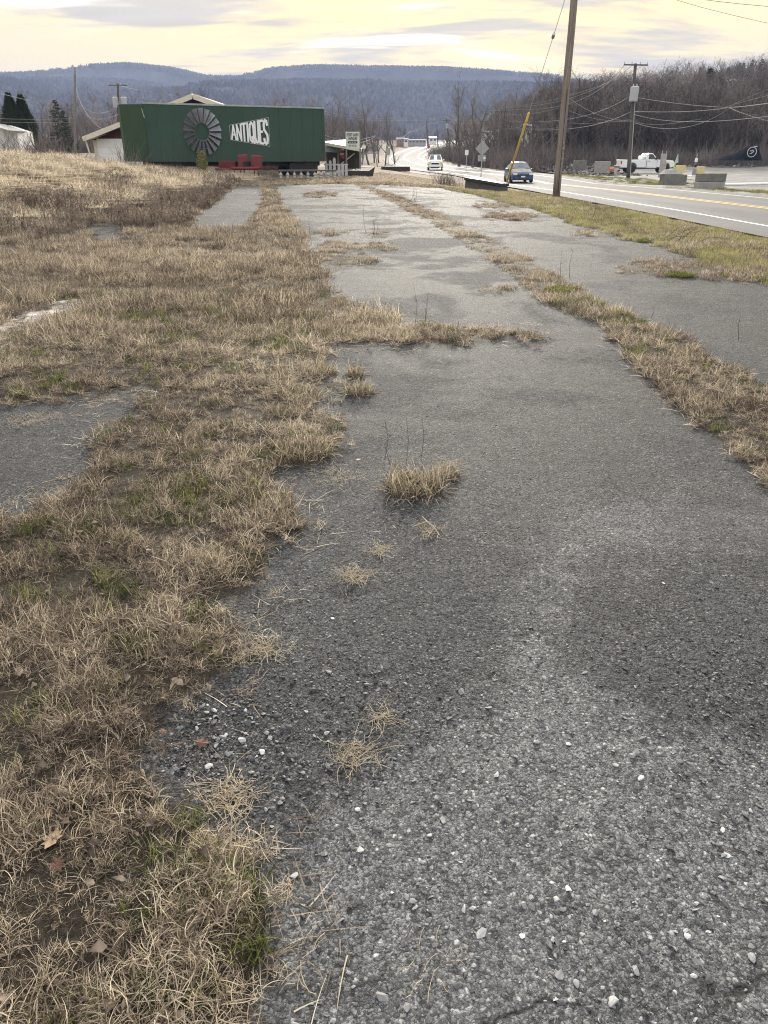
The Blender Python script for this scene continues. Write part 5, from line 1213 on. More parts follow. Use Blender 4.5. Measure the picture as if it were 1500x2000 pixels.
for s in (-1, 1):
    b = MB(); yy = s * .945; b.add([(x, yy, z) for x, z in ((-.02, 1.38), (.8, 1.38), (.4, 1.86), (-.02, 1.86))] + [(x, yy - s * .03, z) for x, z in ((-.02, 1.38), (.8, 1.38), (.4, 1.86), (-.02, 1.86))], [(0, 1, 2, 3), (4, 5, 6, 7), (0, 1, 5, 4), (1, 2, 6, 5), (2, 3, 7, 6), (3, 0, 4, 7)]); b.build('side_window', GLASS, pk)
    b = MB(); b.box(-.215, -.195, s * .98 - .012, s * .98 + .012, .55, 1.35); b.build('cab_gap', BLACK, pk)
    dr = MB(); dr.box(-.12, .93, s * .945 - .012, s * .945 + .012, .58, 1.33); dr = dr.build('door', WHITEC, pk, bevel=.015); b = MB(); b.box(-.02, .16, s * .965 - .012, s * .965 + .012, 1.16, 1.21); b.build('handle', BLACK, dr)
    b = MB(); b.box(.72, .86, min(s * .97, s * 1.2), max(s * .97, s * 1.2), 1.34, 1.56); b.build('wing_mirror', BLACK, pk, bevel=.02)
    for wx in (-1.72, 1.95): wheel(pk, (wx, s * .84, .42), .42, .27, rim=CHROME)
    b = MB(); b.box(-2.985, -2.9, min(s * .78, s * .985), max(s * .78, s * .985), .92, 1.2); b.build('tail_light', worn('tail_red_dark', (.3, .025, .02), .1, .3), pk)
    b = MB(); b.box(2.72, 2.89, min(s * .6, s * .96), max(s * .6, s * .96), .86, 1.06); b.build('headlight', LAMP, pk, bevel=.02)
b = MB(); b.add([(.96, -.8, 1.4), (.96, .8, 1.4), (.46, .72, 1.9), (.46, -.72, 1.9), (.93, -.8, 1.38), (.93, .8, 1.38), (.43, .72, 1.88), (.43, -.72, 1.88)], [(0, 1, 2, 3), (4, 7, 6, 5), (0, 4, 5, 1), (1, 5, 6, 2), (2, 6, 7, 3), (3, 7, 4, 0)]); b.build('windshield', GLASS, pk)
b = MB(); b.box(-3.12, -2.9, -.95, .95, .52, .74); b.build('rear_bumper', CHROME, pk, bevel=.04); b = MB(); b.box(2.84, 3.02, -.97, .97, .5, .74); b.build('front_bumper', CHROME, pk, bevel=.04)
b = MB(); b.box(-2.7, 2.6, -.5, .5, .42, .56); b.build('chassis', BLACK, pk); b = MB(); b.box(2.86, 2.9, -.55, .55, .78, 1.08); b.build('grille', BLACK, pk)
b = MB(); b.box(-.7, -.3, -.6, .6, 1.335, 1.72); b.build('load_cover', WHITE, pk, bevel=.12, seg=3)

# ================================================================== utility poles
def pole(base_p, top_p, r0, r1, mat, label, name='utility_pole', n=12):
    base_p, top_p = Vector(base_p), Vector(top_p); t = empty(name, base_p, 0, label, 'utility pole'); d = top_p - base_p
    b = MB(); k = 9; b.tube([d * (i / k) + Vector((random.uniform(-.012, .012), random.uniform(-.012, .012), -.15 if i == 0 else 0)) for i in range(k + 1)], [r0 + (r1 - r0) * i / k for i in range(k + 1)], n); b.build('shaft', mat, t, smooth=True); return t, d
def crossarm(t, z, x, w, ang=0., th=.1):
    M = Matrix.Translation((x, 0, z)) @ Matrix.Rotation(ang, 4, 'Z'); b = MB(); b.box(-w / 2, w / 2, -.19, -.09, -th / 2, th / 2, M); c = b.build('crossarm', POLED, t)
    for s in (-1, -.35, .38, 1):
        b = MB(); b.lathe([(.03, 0), (.055, .05), (.04, .1), (.06, .14), (.02, .2)], 8, M @ Matrix.Translation((s * w * .48, -.14, th / 2))); b.build('insulator', STEEL, c)
def transformer(t, x, z, r_=.24, h=.75, y=-.3):
    b = MB(); b.lathe([(r_ * .96, 0), (r_, .05), (r_, h - .06), (r_ * .9, h)], 14, Matrix.Translation((x, y, z))); o = b.build('transformer', STEEL, t)
    for s in (-.4, .4): bb = MB(); bb.lathe([(.04, 0), (.06, .06), (.03, .2)], 8, Matrix.Translation((x + s * r_, y, z + h))); bb.build('bushing', STEEL, o)
    b = MB(); b.box(x - .05, x + .05, y + r_ * .8, -.05, z + h * .3, z + h * .4); b.build('bracket', STEEL, t)
P0b = hit(1086, 386); P0t = at(1127, -60, P0b.y); P0t = P0b + (P0t - P0b) * 1.12
p0, d0_ = pole(P0b, P0t, .165, .135, POLEW, 'large weathered wooden utility pole standing on the near verge', n=16)
b = MB(); b.tube([d0_ * .02 + Vector((.02, -.17, 0)), d0_ * .45 + Vector((.02, -.155, 0))], .012, 5); b.build('ground_wire', BLACK, p0)
b = MB()
for k in range(5): b.box(.05, .09, -.18, -.15, 1.3 + .2 * k, 1.34 + .2 * k)
b.build('tag', STEEL, p0)
# guy wire and its yellow guard
ga = at(986, 357, 45.); ga.z = float(gz(ga.x, ga.y)); gt = P0b + d0_ * .93
gw = empty('guy_wire', ga, 0, 'leaning guy wire with a long yellow plastic guard on the verge', 'guy wire'); gd = gt - ga
b = MB(); b.tube([(0, 0, -.05), gd], .012, 5); b.build('wire', STEEL, gw)
kf = (at(1035, 221, ga.y - (ga.y - gt.y) * .4).z - ga.z) / gd.z
b = MB(); b.tube([gd * .015, gd * kf], .052, 10); b.build('guard', YELLOWP, gw, smooth=True)
kf2 = kf * 1.75
b = MB(); b.tube([gd * kf2, gd * (kf2 + .015)], .07, 8); b.build('insulator', STEEL, gw)
def stdpole(px, pyb, pyt, Y, r0, mat, label, px_top=None):
    bp = base(px, Y); tp = at(px_top or px, pyt, Y); return pole(bp, tp, r0, r0 * .75, mat, label)
p1, d1_ = stdpole(1229, 358, 124, 74, .17, POLED, 'dark utility pole with transformer and crossarm beside the pickup truck', 1241)
crossarm(p1, d1_.z - .12, d1_.x, 2.15, R(8)); transformer(p1, d1_.x * .85 - .0, d1_.z - 2.9, .36, 1.15, -.42)
b = MB(); b.tube([d1_ * .02 + Vector((.14, -.1, 0)), d1_ * .72 + Vector((.14, -.1, 0))], .04, 6); b.build('conduit', STEEL, p1)
p2, d2_ = stdpole(986, 332, 214, 128, .16, POLED, 'slim pole just behind the diamond sign', 980); crossarm(p2, d2_.z - .3, d2_.x, 2.2)
p3, d3_ = stdpole(880, 305, 231, 185, .17, POLED, 'leaning pole at the inside of the highway bend', 872); crossarm(p3, d3_.z - .4, d3_.x, 2.0); transformer(p3, d3_.x * .9, d3_.z - 2., .3, .9)
stdpole(856, 300, 243, 215, .15, POLED, 'thin pole left of the leaning bend pole', 853)
stdpole(835, 280, 236, 290, .3, POLED, 'thick grey pole where the highway crests the rise', 833)
p6, d6_ = stdpole(151, 305, 131, 80, .12, GREYW, 'bare grey pole standing behind the mound', 146)
p7, d7_ = stdpole(236, 330, 163, 105, .17, POLED, 'pole with twin transformers rising behind the trailer nose', 230); crossarm(p7, d7_.z - .2, d7_.x, 2.3); transformer(p7, d7_.x - .5, d7_.z - 2.6, .35, 1.1); transformer(p7, d7_.x + .55, d7_.z - 2.6, .35, 1.1)
stdpole(973, 330, 252, 130, .13, GREYW, 'short grey pole directly beside the slim pole behind the diamond sign')

# overhead wires: three pixels give start, sag point and end, each at its own depth
def wire(a, m, c, r_, label, mat=CABLE, name='overhead_wire'):
    A, M_, C = at(*a), at(*m), at(*c); ctrl = 2 * M_ - (A + C) / 2; b = MB()
    pts = [(1 - t) ** 2 * A + 2 * t * (1 - t) * ctrl + t * t * C for t in [i / 22 for i in range(23)]]; o0 = pts[0]; b.tube([p - o0 for p in pts], r_ * .7, 5); o = b.build(name, mat, None, smooth=True); o.location = o0; return tag(o, label, 'wire')
wire((1220, 126, 74), (1106, 204, 100), (974, 212, 128), .026, 'lowest power wire from the transformer pole crossarm to the slim pole')
wire((1240, 124, 74), (1106, 194, 100), (980, 210, 128), .022, 'middle power wire from the transformer pole crossarm to the slim pole')
wire((1262, 125, 74), (1108, 188, 100), (986, 209, 128), .02, 'upper power wire from the transformer pole crossarm to the slim pole')
wire((1234, 186, 74), (1108, 233, 100), (983, 236, 128), .03, 'pale cable from below the transformer past the large wooden pole')
wire((1233, 218, 74), (1108, 252, 100), (983, 250, 128), .038, 'thick lowest cable from the transformer pole past the large wooden pole')
wire((975, 213, 128), (922, 236, 155), (872, 229, 185), .036, 'upper left power wire sagging between slim pole and bend pole')
wire((985, 211, 128), (924, 241, 155), (877, 231, 185), .036, 'lower power wire sagging between slim pole and bend pole')
wire((983, 236, 128), (915, 259, 155), (876, 249, 185), .04, 'upper telephone cable between slim pole and bend pole')
wire((983, 250, 128), (924, 270, 155), (877, 258, 185), .04, 'lowest telephone cable between slim pole and bend pole')
wire((872, 229, 185), (855, 240, 215), (833, 242, 290), .05, 'wire from the bend pole to the thick crest pole')
wire((610, 206, 105), (715, 230, 150), (850, 232, 215), .045, 'upper long wire running from behind the trailer to the bend')
wire((610, 211, 105), (716, 234, 150), (851, 234, 215), .045, 'lower long wire running from behind the trailer to the bend')
wire((615, 253, 85), (676, 274, 100), (733, 265, 120), .035, 'upper cable sagging behind the antiques sign')
wire((615, 260, 85), (682, 281, 100), (733, 267, 120), .035, 'lower cable sagging behind the antiques sign')
wire((733, 266, 120), (768, 275, 140), (800, 258, 165), .045, 'cable sagging behind the thin sapling')
wire((800, 258, 165), (820, 252, 200), (852, 233, 215), .05, 'cable climbing from the sapling to the thin pole')
wire((1241, 190, 74), (1330, 203, 66), (1425, 210, 60), .026, 'upper cable right of the transformer pole')
wire((1240, 218, 74), (1340, 218, 66), (1425, 210, 60), .034, 'thick bright cable right of the transformer pole')
wire((1425, 210, 60), (1470, 206, 56), (1560, 193, 48), .042, 'thickest bright cable running out of frame above the gravel yard')
wire((1240, 224, 74), (1350, 238, 64), (1560, 219, 48), .028, 'lower cable crossing the hillside out of frame')
wire((1240, 240, 74), (1330, 250, 66), (1425, 211, 60), .028, 'deeply sagging cable right of the transformer pole')
wire((1300, -8, 38), (1400, 22, 40), (1560, 58, 44), .011, 'lower wire crossing the sky above the hill', BLACK)
wire((1340, -6, 38), (1440, 7, 40), (1560, 17, 44), .013, 'upper wire crossing the sky above the hill', BLACK)
wire((1110, 190, 40), (1180, 228, 60), (1236, 236, 74), .018, 'crossing wire between the large wooden pole and the transformer pole')
wire((148, 172, 80), (168, 220, 72), (203, 254, 62), .03, 'pale service wire dropping from the bare grey pole to the barn roof')
wire((149, 200, 80), (185, 232, 92), (234, 222, 105), .028, 'lower pale wire sagging behind the trailer nose')
wire((152, 196, 80), (190, 221, 92), (234, 206, 105), .028, 'upper pale wire sagging behind the trailer nose')
wire((232, 166, 105), (300, 182, 120), (420, 200, 140), .03, 'dark wire from the twin transformer pole over the barn', BLACK)
wire((-60, 165, 60), (30, 190, 70), (146, 216, 80), .022, 'black wire crossing the cedars to the bare grey pole', BLACK)
wire((-60, 228, 60), (50, 233, 70), (146, 231, 80), .016, 'upper thin grey wire in front of the cedars', CABLE)
wire((-60, 238, 60), (50, 239, 70), (146, 240, 80), .016, 'lower thin grey wire in front of the cedars', CABLE)
for i_, (a_, m_, c_, lab_) in enumerate((((1112, 216, 60), (1170, 233, 68), (1238, 238, 74), 'thin drop wire below the crossing wire right of the large pole'), ((1113, 240, 90), (1170, 240, 95), (1238, 232, 100), 'faint level wire low between the large pole and transformer pole'),
        ((1240, 236, 74), (1290, 243, 80), (1370, 232, 90), 'faint wire low in front of the hillside right of the transformer pole'), ((1425, 210, 60), (1465, 226, 55), (1560, 252, 48), 'drop wire falling right from the cable junction'), ((1425, 209, 60), (1462, 190, 58), (1560, 150, 54), 'thin wire climbing right from the cable junction'),
        ((1415, 210, 62), (1455, 198, 60), (1560, 172, 56), 'second thin wire climbing right from the cable junction'), ((983, 222, 128), (1035, 222, 112), (1110, 206, 96), 'short faint wire right of the slim pole'), ((983, 244, 128), (1040, 252, 112), (1110, 246, 96), 'faint telephone cable right of the slim pole'))):
    wire(a_, m_, c_, .02, lab_, CABLE)
# steel pylon on the hill
pb = base(1400, 235); py_ = empty('steel_pylon', pb, 0, 'pale steel pylon with three crossarms on the wooded hillside', 'pylon'); hp = at(1400, 153, 235).z - pb.z
b = MB(); b.tube([(0, 0, 0), (0, 0, hp)], [.4, .16], 8); b.build('mast', STEEL, py_)
for pyy in (158, 172, 186):
    z = at(1400, pyy, 235).z - pb.z; b = MB(); b.bar((-1.9, -.2, z - .1), (0, -.2, z + .35), .2, .3); b.bar((0, -.2, z + .35), (1.9, -.2, z), .2, .3); b.build('crossarm', WHITE, py_)  # white colour stands in for light caught by the steel arms

# ================================================================== signs
def signpost(name, px, Y, top, plate_fn, label, pr=.035, mat=STEEL):
    bb = base(px, Y); t = empty(name, bb, 0, label, 'sign'); h_ = at(px, top, Y).z - bb.z; b = MB(); b.tube([(0, 0, -.1), (0, 0, h_)], pr, 6); b.build('post', mat, t); plate_fn(t, bb); return t
SBACK = worn('sign_back', (.36, .36, .345), .15, .5, .3, 4)
def diamond(t, bb):
    z = at(940, 290, 58).z - bb.z; s = at(953.5, 290, 58).x - at(940, 290, 58).x; b = MB(); b.prism([(0, z - s), (s, z), (0, z + s), (-s, z)], .02, Matrix.Translation((0, .075, 0)) @ XZ); b.build('diamond_plate', SBACK, t)
    z = at(940, 309, 58).z - bb.z; b = MB(); b.box(-.28, .28, .05, .07, z - .2, z + .2); b.build('lower_plate', SBACK, t); b = MB(); b.box(.1, .26, .03, .045, z - .06, z + .08); b.build('label', WHITE, t)
signpost('diamond_sign', 940, 58, 276, diamond, 'grey back of a diamond road sign standing behind the barrier')
def rect(px, py, w, h_, mat, Y, nm='plate'):
    def fn(t, bb):
        z = at(px, py, Y).z - bb.z; b = MB(); b.box(-w / 2, w / 2, -.06, -.03, z - h_ / 2, z + h_ / 2); b.build(nm, mat, t)
    return fn
signpost('route_sign', 758, 78, 289, rect(758, 296, .38, .6, SBACK, 78), 'small grey rectangular sign on a post left of the sapling')
signpost('notice_board', 711, 105, 283, rect(711, 287, .5, .36, WHITE, 105), 'small white notice board in front of the wood behind the antiques sign')
signpost('white_sign', 910, 96, 294, rect(910, 298, .4, .55, WHITE, 96), 'small white rectangular sign left of the diamond sign')
signpost('red_sign', 836, 165, 284, rect(836, 286, .5, .5, worn('sign_red', (.35, .06, .03), .2), 165), 'small dark red sign beside the highway bend')
signpost('green_sign', 843, 160, 288, rect(843, 291, .5, .4, worn('sign_green', (.25, .4, .28), .2), 160), 'small pale green sign beside the highway bend')

# ================================================================== roadside barrier
ba = hit(914, 371); bbp = hit(988, 372); ba = base(915, 43); bb2 = base(987, 40.5)
ang = math.atan2(bb2.y - ba.y, bb2.x - ba.x); Lb = (bb2 - ba).length
bar = empty('roadside_barrier', ba, ang, 'dark grey concrete barrier lying on the verge below the yellow guard', 'barrier')
hb = at(915, 346, 43).z - ba.z; hb2 = at(987, 358, 40.5).z - ba.z
DKC = worn('dark_concrete', (.075, .075, .075), .45, .85, 0, 3, .2, (1, 1, 1), .4)
b = MB(); b.add([(0, -.2, -.1), (Lb, -.2, -.1), (Lb, .25, -.1), (0, .25, -.1), (0, -.2, hb - .14), (Lb, -.2, hb2 - .14), (Lb, .25, hb2 - .14), (0, .25, hb - .14)], [(3, 2, 1, 0), (4, 5, 6, 7), (0, 1, 5, 4), (1, 2, 6, 5), (2, 3, 7, 6), (3, 0, 4, 7)]); b.build('body', DKC, bar, bevel=.03)
b = MB(); b.add([(-.03, -.26, hb - .135), (Lb + .03, -.26, hb2 - .135), (Lb + .03, .3, hb2 - .135), (-.03, .3, hb - .135), (-.03, -.26, hb), (Lb + .03, -.26, hb2), (Lb + .03, .3, hb2), (-.03, .3, hb)], [(3, 2, 1, 0), (4, 5, 6, 7), (0, 1, 5, 4), (1, 2, 6, 5), (2, 3, 7, 6), (3, 0, 4, 7)]); b.build('cap', BLACK, bar, bevel=.02)

# ================================================================== things in the gravel yard
def block(px0, px1, pyt, pyb, Y, mat, label, name='concrete_block', rz=0., depth=.75, rows=1):
    x0, x1 = at(px0, pyb, Y).x, at(px1, pyb, Y).x; zb = at(px0, pyb, Y).z; zt = at(px0, pyt, Y).z; t = empty(name, ((x0 + x1) / 2, Y, zb), rz, label, 'concrete block'); w = (x1 - x0) / 2; h_ = (zt - zb) / rows
    for k in range(rows):
        b = MB(); b.box(-w + .02 * k, w + .015 * k, .01 * k, depth, k * h_ + .006 * k - .08 * (k == 0), (k + 1) * h_ - .006); b.build('block', mat if k == 0 else CONCD, t, bevel=.03)
    return t
block(1362, 1414, 338.5, 372.5, 49.5, CONC, 'stack of two grey concrete blocks nearest the highway', rows=2)
block(1163, 1191, 315, 337, 84, CONC, 'pale concrete block behind the pickup truck tailgate')
block(1121, 1146, 313, 331, 92, CONCD, 'darker concrete block left of the pale one at the rubble bank')
block(1295, 1340, 341, 362, 60, CONCD, 'low grey concrete block below the hose stand', depth=1.)
b = MB(); x0, x1 = at(1294, 345, 60).x, at(1336, 345, 60).x; zt = at(1300, 341, 60).z
b.add([(x0, 60, zt + .01), (x1, 60, zt + .01), (x1, 61, zt + .01), (x0, 61, zt + .01), (x0 + .3, 60.3, zt + .32), (x1 - .7, 60.3, zt + .36), (x1 - .7, 60.8, zt + .36), (x0 + .3, 60.8, zt + .32)], [(3, 2, 1, 0), (4, 5, 6, 7), (0, 1, 5, 4), (1, 2, 6, 5), (2, 3, 7, 6), (3, 0, 4, 7)]); tag(b.build('concrete_wedge', CONC, None, bevel=.03), 'sloping concrete wedge resting on the low grey block', 'concrete block')
PALEY = worn('faded_yellow_paint', (.6, .5, .25), .25, .7, 0, 4)
for px0, px1, t_, bt_, Y, lab in ((1322, 1339, 323, 335, 74, 'faded yellow concrete block right of the hose stand'), (1360, 1376, 325, 339, 70, 'faded yellow concrete block beside the black ball post')): block(px0, px1, t_, bt_, Y, PALEY, lab, 'yellow_block', depth=.5)
# grey cabinet post, bollard, hose stand, ball post
bb = at(1291, 344, 66); cab = empty('metal_cabinet', bb, 0, 'tall grey metal cabinet post in front of the pickup truck door', 'cabinet'); hc = at(1291, 297, 66).z - bb.z
b = MB(); b.box(-.2, .2, -.15, .15, -.1, hc * .93); b.build('body', SBACK, cab, bevel=.02)
for s in (-.17, .17): b = MB(); b.tube([(s, 0, hc * .9), (s, 0, hc * 1.06)], .035, 6); b.build('top_post', SBACK, cab)
b = MB(); b.box(-.12, .12, -.17, -.152, hc * .5, hc * .72); b.build('hatch', STEEL, cab)
bb = at(1297, 338, 72); b = MB(); b.lathe([(.09, -.1), (.09, .85), (.06, .95), (.01, .98)], 12, Matrix.Translation(bb)); tag(b.build('bollard', YELLOWP, None, smooth=True), 'yellow steel bollard between cabinet and pickup wheel', 'bollard')
bb = at(1313, 342, 66); hs = empty('hose_stand', bb, 0, 'leaning green and yellow hose stand beside the grey cabinet', 'stand'); hh = at(1318, 301, 66).z - bb.z
b = MB(); b.tube([(0, 0, -.1), (.08, 0, hh * .55), (.2, 0, hh)], [.08, .06, .02], 8); b.build('post', worn('lime_paint', (.5, .6, .12), .25, .6), hs); b = MB(); b.prism([(.0, hh * .55), (.32, hh * .6), (.22, hh)], .05, XZ); b.build('panel', worn('pale_teal', (.4, .52, .48), .2, .6), hs)
bb = at(1355, 343, 63); bp_ = empty('ball_post', bb, 0, 'white topped post with a round black ball in the gravel yard', 'post'); hh = at(1355, 300, 63).z - bb.z
b = MB(); b.tube([(0, 0, -.1), (0, 0, hh)], .03, 6); b.build('pole', STEEL, bp_); b = MB(); b.box(-.09, .09, -.07, .07, hh * .62, hh * .8); b.build('white_box', WHITE, bp_); b = MB(); b.lathe([(.02, -.14), (.1, -.1), (.14, 0), (.1, .1), (.02, .14)], 12, Matrix.Translation((0, -.05, hh * .47))); b.build('ball', BLACK, bp_, smooth=True); b = MB(); b.box(-.12, .12, -.1, .1, -.1, hh * .3); b.build('base', CONC, bp_)
hz0, hz1 = at(1318, 336, 65), at(1362, 344, 60); b = MB(); mid = (hz0 + hz1) / 2 - Vector((0, 0, .22)); b.tube([(1 - t) ** 2 * hz0 + 2 * t * (1 - t) * mid + t * t * hz1 for t in [i / 12 for i in range(13)]], .035, 6); tag(b.build('yard_hose', WHITE, None, smooth=True), 'white hose sagging from the hose stand to the concrete blocks', 'hose')
bb = at(1190, 334, 83); b = MB(); M = Matrix.Translation(bb + Vector((0, 0, .16))) @ Matrix.Rotation(R(80), 4, 'Y'); b.lathe([(.2, 0), (.2, .03), (.14, .031), (.03, .6)], 12, M); tag(b.build('traffic_cone', worn('cone_orange', (.75, .16, .04), .15, .5), None), 'orange traffic cone lying on its side behind the truck', 'traffic cone')
# white kerb pipe
A, C = at(1412, 361, 55), at(1540, 357, 57); b = MB(); b.tube([A.lerp(C, i / 8) + Vector((0, 0, random.uniform(-.02, .02))) for i in range(9)], .09, 8); tag(b.build('white_pipe', WHITE, None, smooth=True), 'long white pipe lying along the yard behind the concrete stack', 'pipe')
# black tarp heap with its round emblem
TY = 112.; tb = at(1400, 313, TY); w_ = at(1487, 313, TY).x - tb.x; hT = at(1470, 282, TY).z - tb.z; th_ = empty('tarp_heap', tb, 0, 'black tarpaulin heap with a round white emblem at the yard edge', 'tarpaulin')
n_ = 28; XX, YYm = np.meshgrid(np.linspace(0, 1, n_), np.linspace(0, 1, 12)); prof_ = np.interp(XX, [0, .1, .25, .4, .55, .7, .82, .92, 1.], [0, .12, .3, .36, .62, .88, 1., .97, .3]); cross = np.sin(np.clip(YYm * 1.15, 0, 1) * math.pi) ** .45 * (1 - .0 * YYm)
TZ = prof_ * cross * hT * (1 + .08 * (fbm(XX * 9, YYm * 5, 3) - .5)); mesh_obj('cover', grid_mesh('cover', XX * w_, (YYm - .05) * 2.6 + .12 * np.sin(XX * 31 + YYm * 5), TZ - .03), worn('black_tarp', (.010, .012, .017), .5, .95, 0, 3, .1), th_)
ec = at(1468, 297, TY - .25) - tb; er = hT * .31; EMB = worn('emblem_white', (.5, .5, .52), .1)
b = MB(); b.tube([(ec.x + er * math.cos(2 * math.pi * i / 28), -.35, ec.z + er * math.sin(2 * math.pi * i / 28)) for i in range(29)], .05, 5, caps=False); b.build('emblem_ring', EMB, th_)
b = MB()
for x_, z_, w2, h2 in ((-.3, .25, .34, .16), (.1, .35, .3, .2), (.35, .15, .22, .2), (-.2, -.3, .5, .14), (.0, .0, .3, .12), (.2, -.12, .26, .1)): b.box(ec.x + er * (x_ - w2 / 2), ec.x + er * (x_ + w2 / 2), -.37, -.33, ec.z + er * (z_ - h2 / 2), ec.z + er * (z_ + h2 / 2))
b.build('emblem_mark', EMB, th_)
b = MB(); b.box(ec.x + er * .3, ec.x + er * 1.0, -.37, -.33, ec.z + er * 1.05, ec.z + er * 1.25, ); b.build('emblem_tab', EMB, th_)
b = MB(); b.prism([(ec.x - er * 1.35, ec.z - er * 1.5), (ec.x + er * 1.35, ec.z - er * 1.5), (ec.x + er * 1.25, ec.z + er * 1.5), (ec.x - er * 0.3, ec.z + er * 1.35), (ec.x - er * 1.35, ec.z + er * .6)], .3, Matrix.Translation((0, .0, 0)) @ XZ); b.build('front_fold', MATS['black_tarp'], th_, bevel=.1)
# rubble bank between road and yard
n = NT('rubble_stone'); n.col(n.ramp(n.attr('tint', 'INSTANCER'), [(0, (.05, .045, .04)), (.6, (.16, .145, .13)), (1., (.36, .34, .31))])).set(.9, 0, .2)
pr = [stone_mesh('rubble', 950 + i) for i in range(6)]
for m_ in pr: m_.materials.append(MATS['rubble_stone'])
k = 900; y = RNG.uniform(80, 122, k); x = np.maximum(road_x(y) + RNG.uniform(7.2, 11, k), 18 + RNG.uniform(0, 8, k))
hgt = .9 * np.exp(-((y - 104) / 14) ** 2) * RNG.uniform(0, 1, k)
k2 = 420; y2 = RNG.uniform(116, 124, k2); x2 = RNG.uniform(26, 95, k2)
X_ = np.concatenate([x, x2]); Y_ = np.concatenate([y, y2]); Z_ = np.concatenate([np.maximum(gz(x, y), -.15) + hgt, gz(x2, y2) + .15])
scatter('rubble', np.column_stack([X_, Y_, Z_]), RNG.uniform(0, 6.28, len(X_)), RNG.uniform(.12, .5, len(X_)), pr, [MATS['rubble_stone']], RNG.beta(1.5, 2, len(X_)), 'bank of broken stone and earth along the gravel yard', 'rubble', tilt=RNG.normal(0, .5, (len(X_), 2)))

# ================================================================== far buildings
BRICK = worn('pink_brick', (.34, .2, .15), .15, .8, 0, 2); GREYS = worn('grey_siding', (.4, .4, .4), .1, .7, 0, 2)
def house(px0, px1, pyt, pye, pyb, Y, wall, roof, label, wins=3, gable=True, depth=7., name='house'):
    x0, x1 = at(px0, pye, Y).x, at(px1, pye, Y).x; zb = at(px0, pyb, Y).z; ze = at(px0, pye, Y).z - zb; zt = at(px0, pyt, Y).z - zb; w = x1 - x0; t = empty(name, (x0, Y, zb), 0, label, 'building')
    b = MB(); b.box(0, w, 0, depth, -1.5, ze); b.build('wall', wall, t)
    b = MB(); e = .25; b.add([(-e, -e, ze), (w + e, -e, ze), (w + e, depth + e, ze), (-e, depth + e, ze), (-e, depth / 2, zt), (w + e, depth / 2, zt)], [(0, 1, 5, 4), (2, 3, 4, 5), (0, 4, 3), (1, 2, 5), (3, 2, 1, 0)]); b.build('roof', roof, t)
    for k in range(wins):
        x = w * (k + .5) / wins; ww_ = min(.5, w / wins * .3); f = MB(); f.box(x - ww_ - .06, x + ww_ + .06, -.04, .0, ze * .35, ze * .8); fo = f.build('window', WHITE, t); g = MB(); g.box(x - ww_, x + ww_, -.055, -.042, ze * .39, ze * .76); g.build('pane', GLASS, fo)
    return t
ROOFD = worn('dark_shingle', (.09, .085, .085), .2, .9); ROOFR = worn('red_roof', (.4, .13, .12), .15, .7)
house(775, 790, 268, 272, 281, 300, BRICK, ROOFD, 'low pinkish brick building beyond the highway bend', 3)
house(789, 797, 269, 272, 281, 296, WHITE, ROOFD, 'small white fronted building joined to the brick one', 1)
house(798, 832, 271, 274, 281, 305, GREYS, ROOFD, 'long grey building left of the highway crest', 5)
house(839, 853, 266, 269.5, 278, 330, WHITE, ROOFR, 'small building with red roof beyond the highway crest', 2)
house(1029, 1040, 240, 246, 262, 135, WHITE, GREYS, 'narrow white house half hidden behind the yellow guy guard', 1)
house(1040, 1052, 242, 248, 266, 138, WHITE, GREYS, 'white house wing right of the yellow guy guard', 1)
house(948, 975, 254, 258, 268, 175, WHITE, ROOFD, 'white cottage glimpsed through the trees right of the bend', 3)
bb = base(722, 92); b = MB()
fr_ = empty('swing_frame', bb, 0, 'pale wooden swing frame on the lawn beyond the antiques sign', 'frame')
for x in (-.9, .9):
    for y in (-.5, .5): b = MB(); b.bar((x, y, -.05), (x * .7, 0, 1.35), .09, .09); b.build('leg', GREYW, fr_)
b = MB(); b.bar((-.9, 0, 1.36), (.9, 0, 1.36), .1, .1); b.build('beam', GREYW, fr_)

# ================================================================== small things close by
r = random.Random(12)
STRAW = NT('straw'); STRAW.col(STRAW.ramp(STRAW.noise(STRAW.obj(), 9, 2), [(.3, (.27, .21, .135)), (.7, (.55, .46, .32))])).set(.7).translucent((.5, .42, .28), .25); STRAW = STRAW.m
def straw_clump(px, py, w, nb, label, along=None, L=(.02, .085)):
    c = hit(px, py); b = MB()
    for k in range(int(nb * 1.5)):
        a = r.uniform(0, 6.28) if along is None else along + r.gauss(0, .35); p = c + Vector((r.gauss(0, w * .62), r.gauss(0, w * .6), 0)); l = r.uniform(*L); cv = r.uniform(-.9, .9); pts = []; 
        for i in range(5):
            s = i / 4; aa = a + cv * (s - .5); pts.append(Vector(p)); p = p + Vector((math.cos(aa), math.sin(aa), 0)) * l / 4
        z = [float(surf(q.x, q.y)) + .008 + r.uniform(0, .018) for q in pts]; pts = [Vector((q.x, q.y, zz)) for q, zz in zip(pts, z)]; wd = r.uniform(.0004, .0009)
        vs = []
        for i, q in enumerate(pts):
            d = (pts[min(i + 1, 4)] - pts[max(i - 1, 0)]).normalized(); n_ = Vector((-d.y, d.x, 0)) * wd; vs += [q - n_, q + n_ + Vector((0, 0, wd * .6))]
        b.add([v - c for v in vs], [(2 * i, 2 * i + 1, 2 * i + 3, 2 * i + 2) for i in range(4)])
    o = b.build('straw_clump', STRAW); o.location = c; return tag(o, label, 'straw')
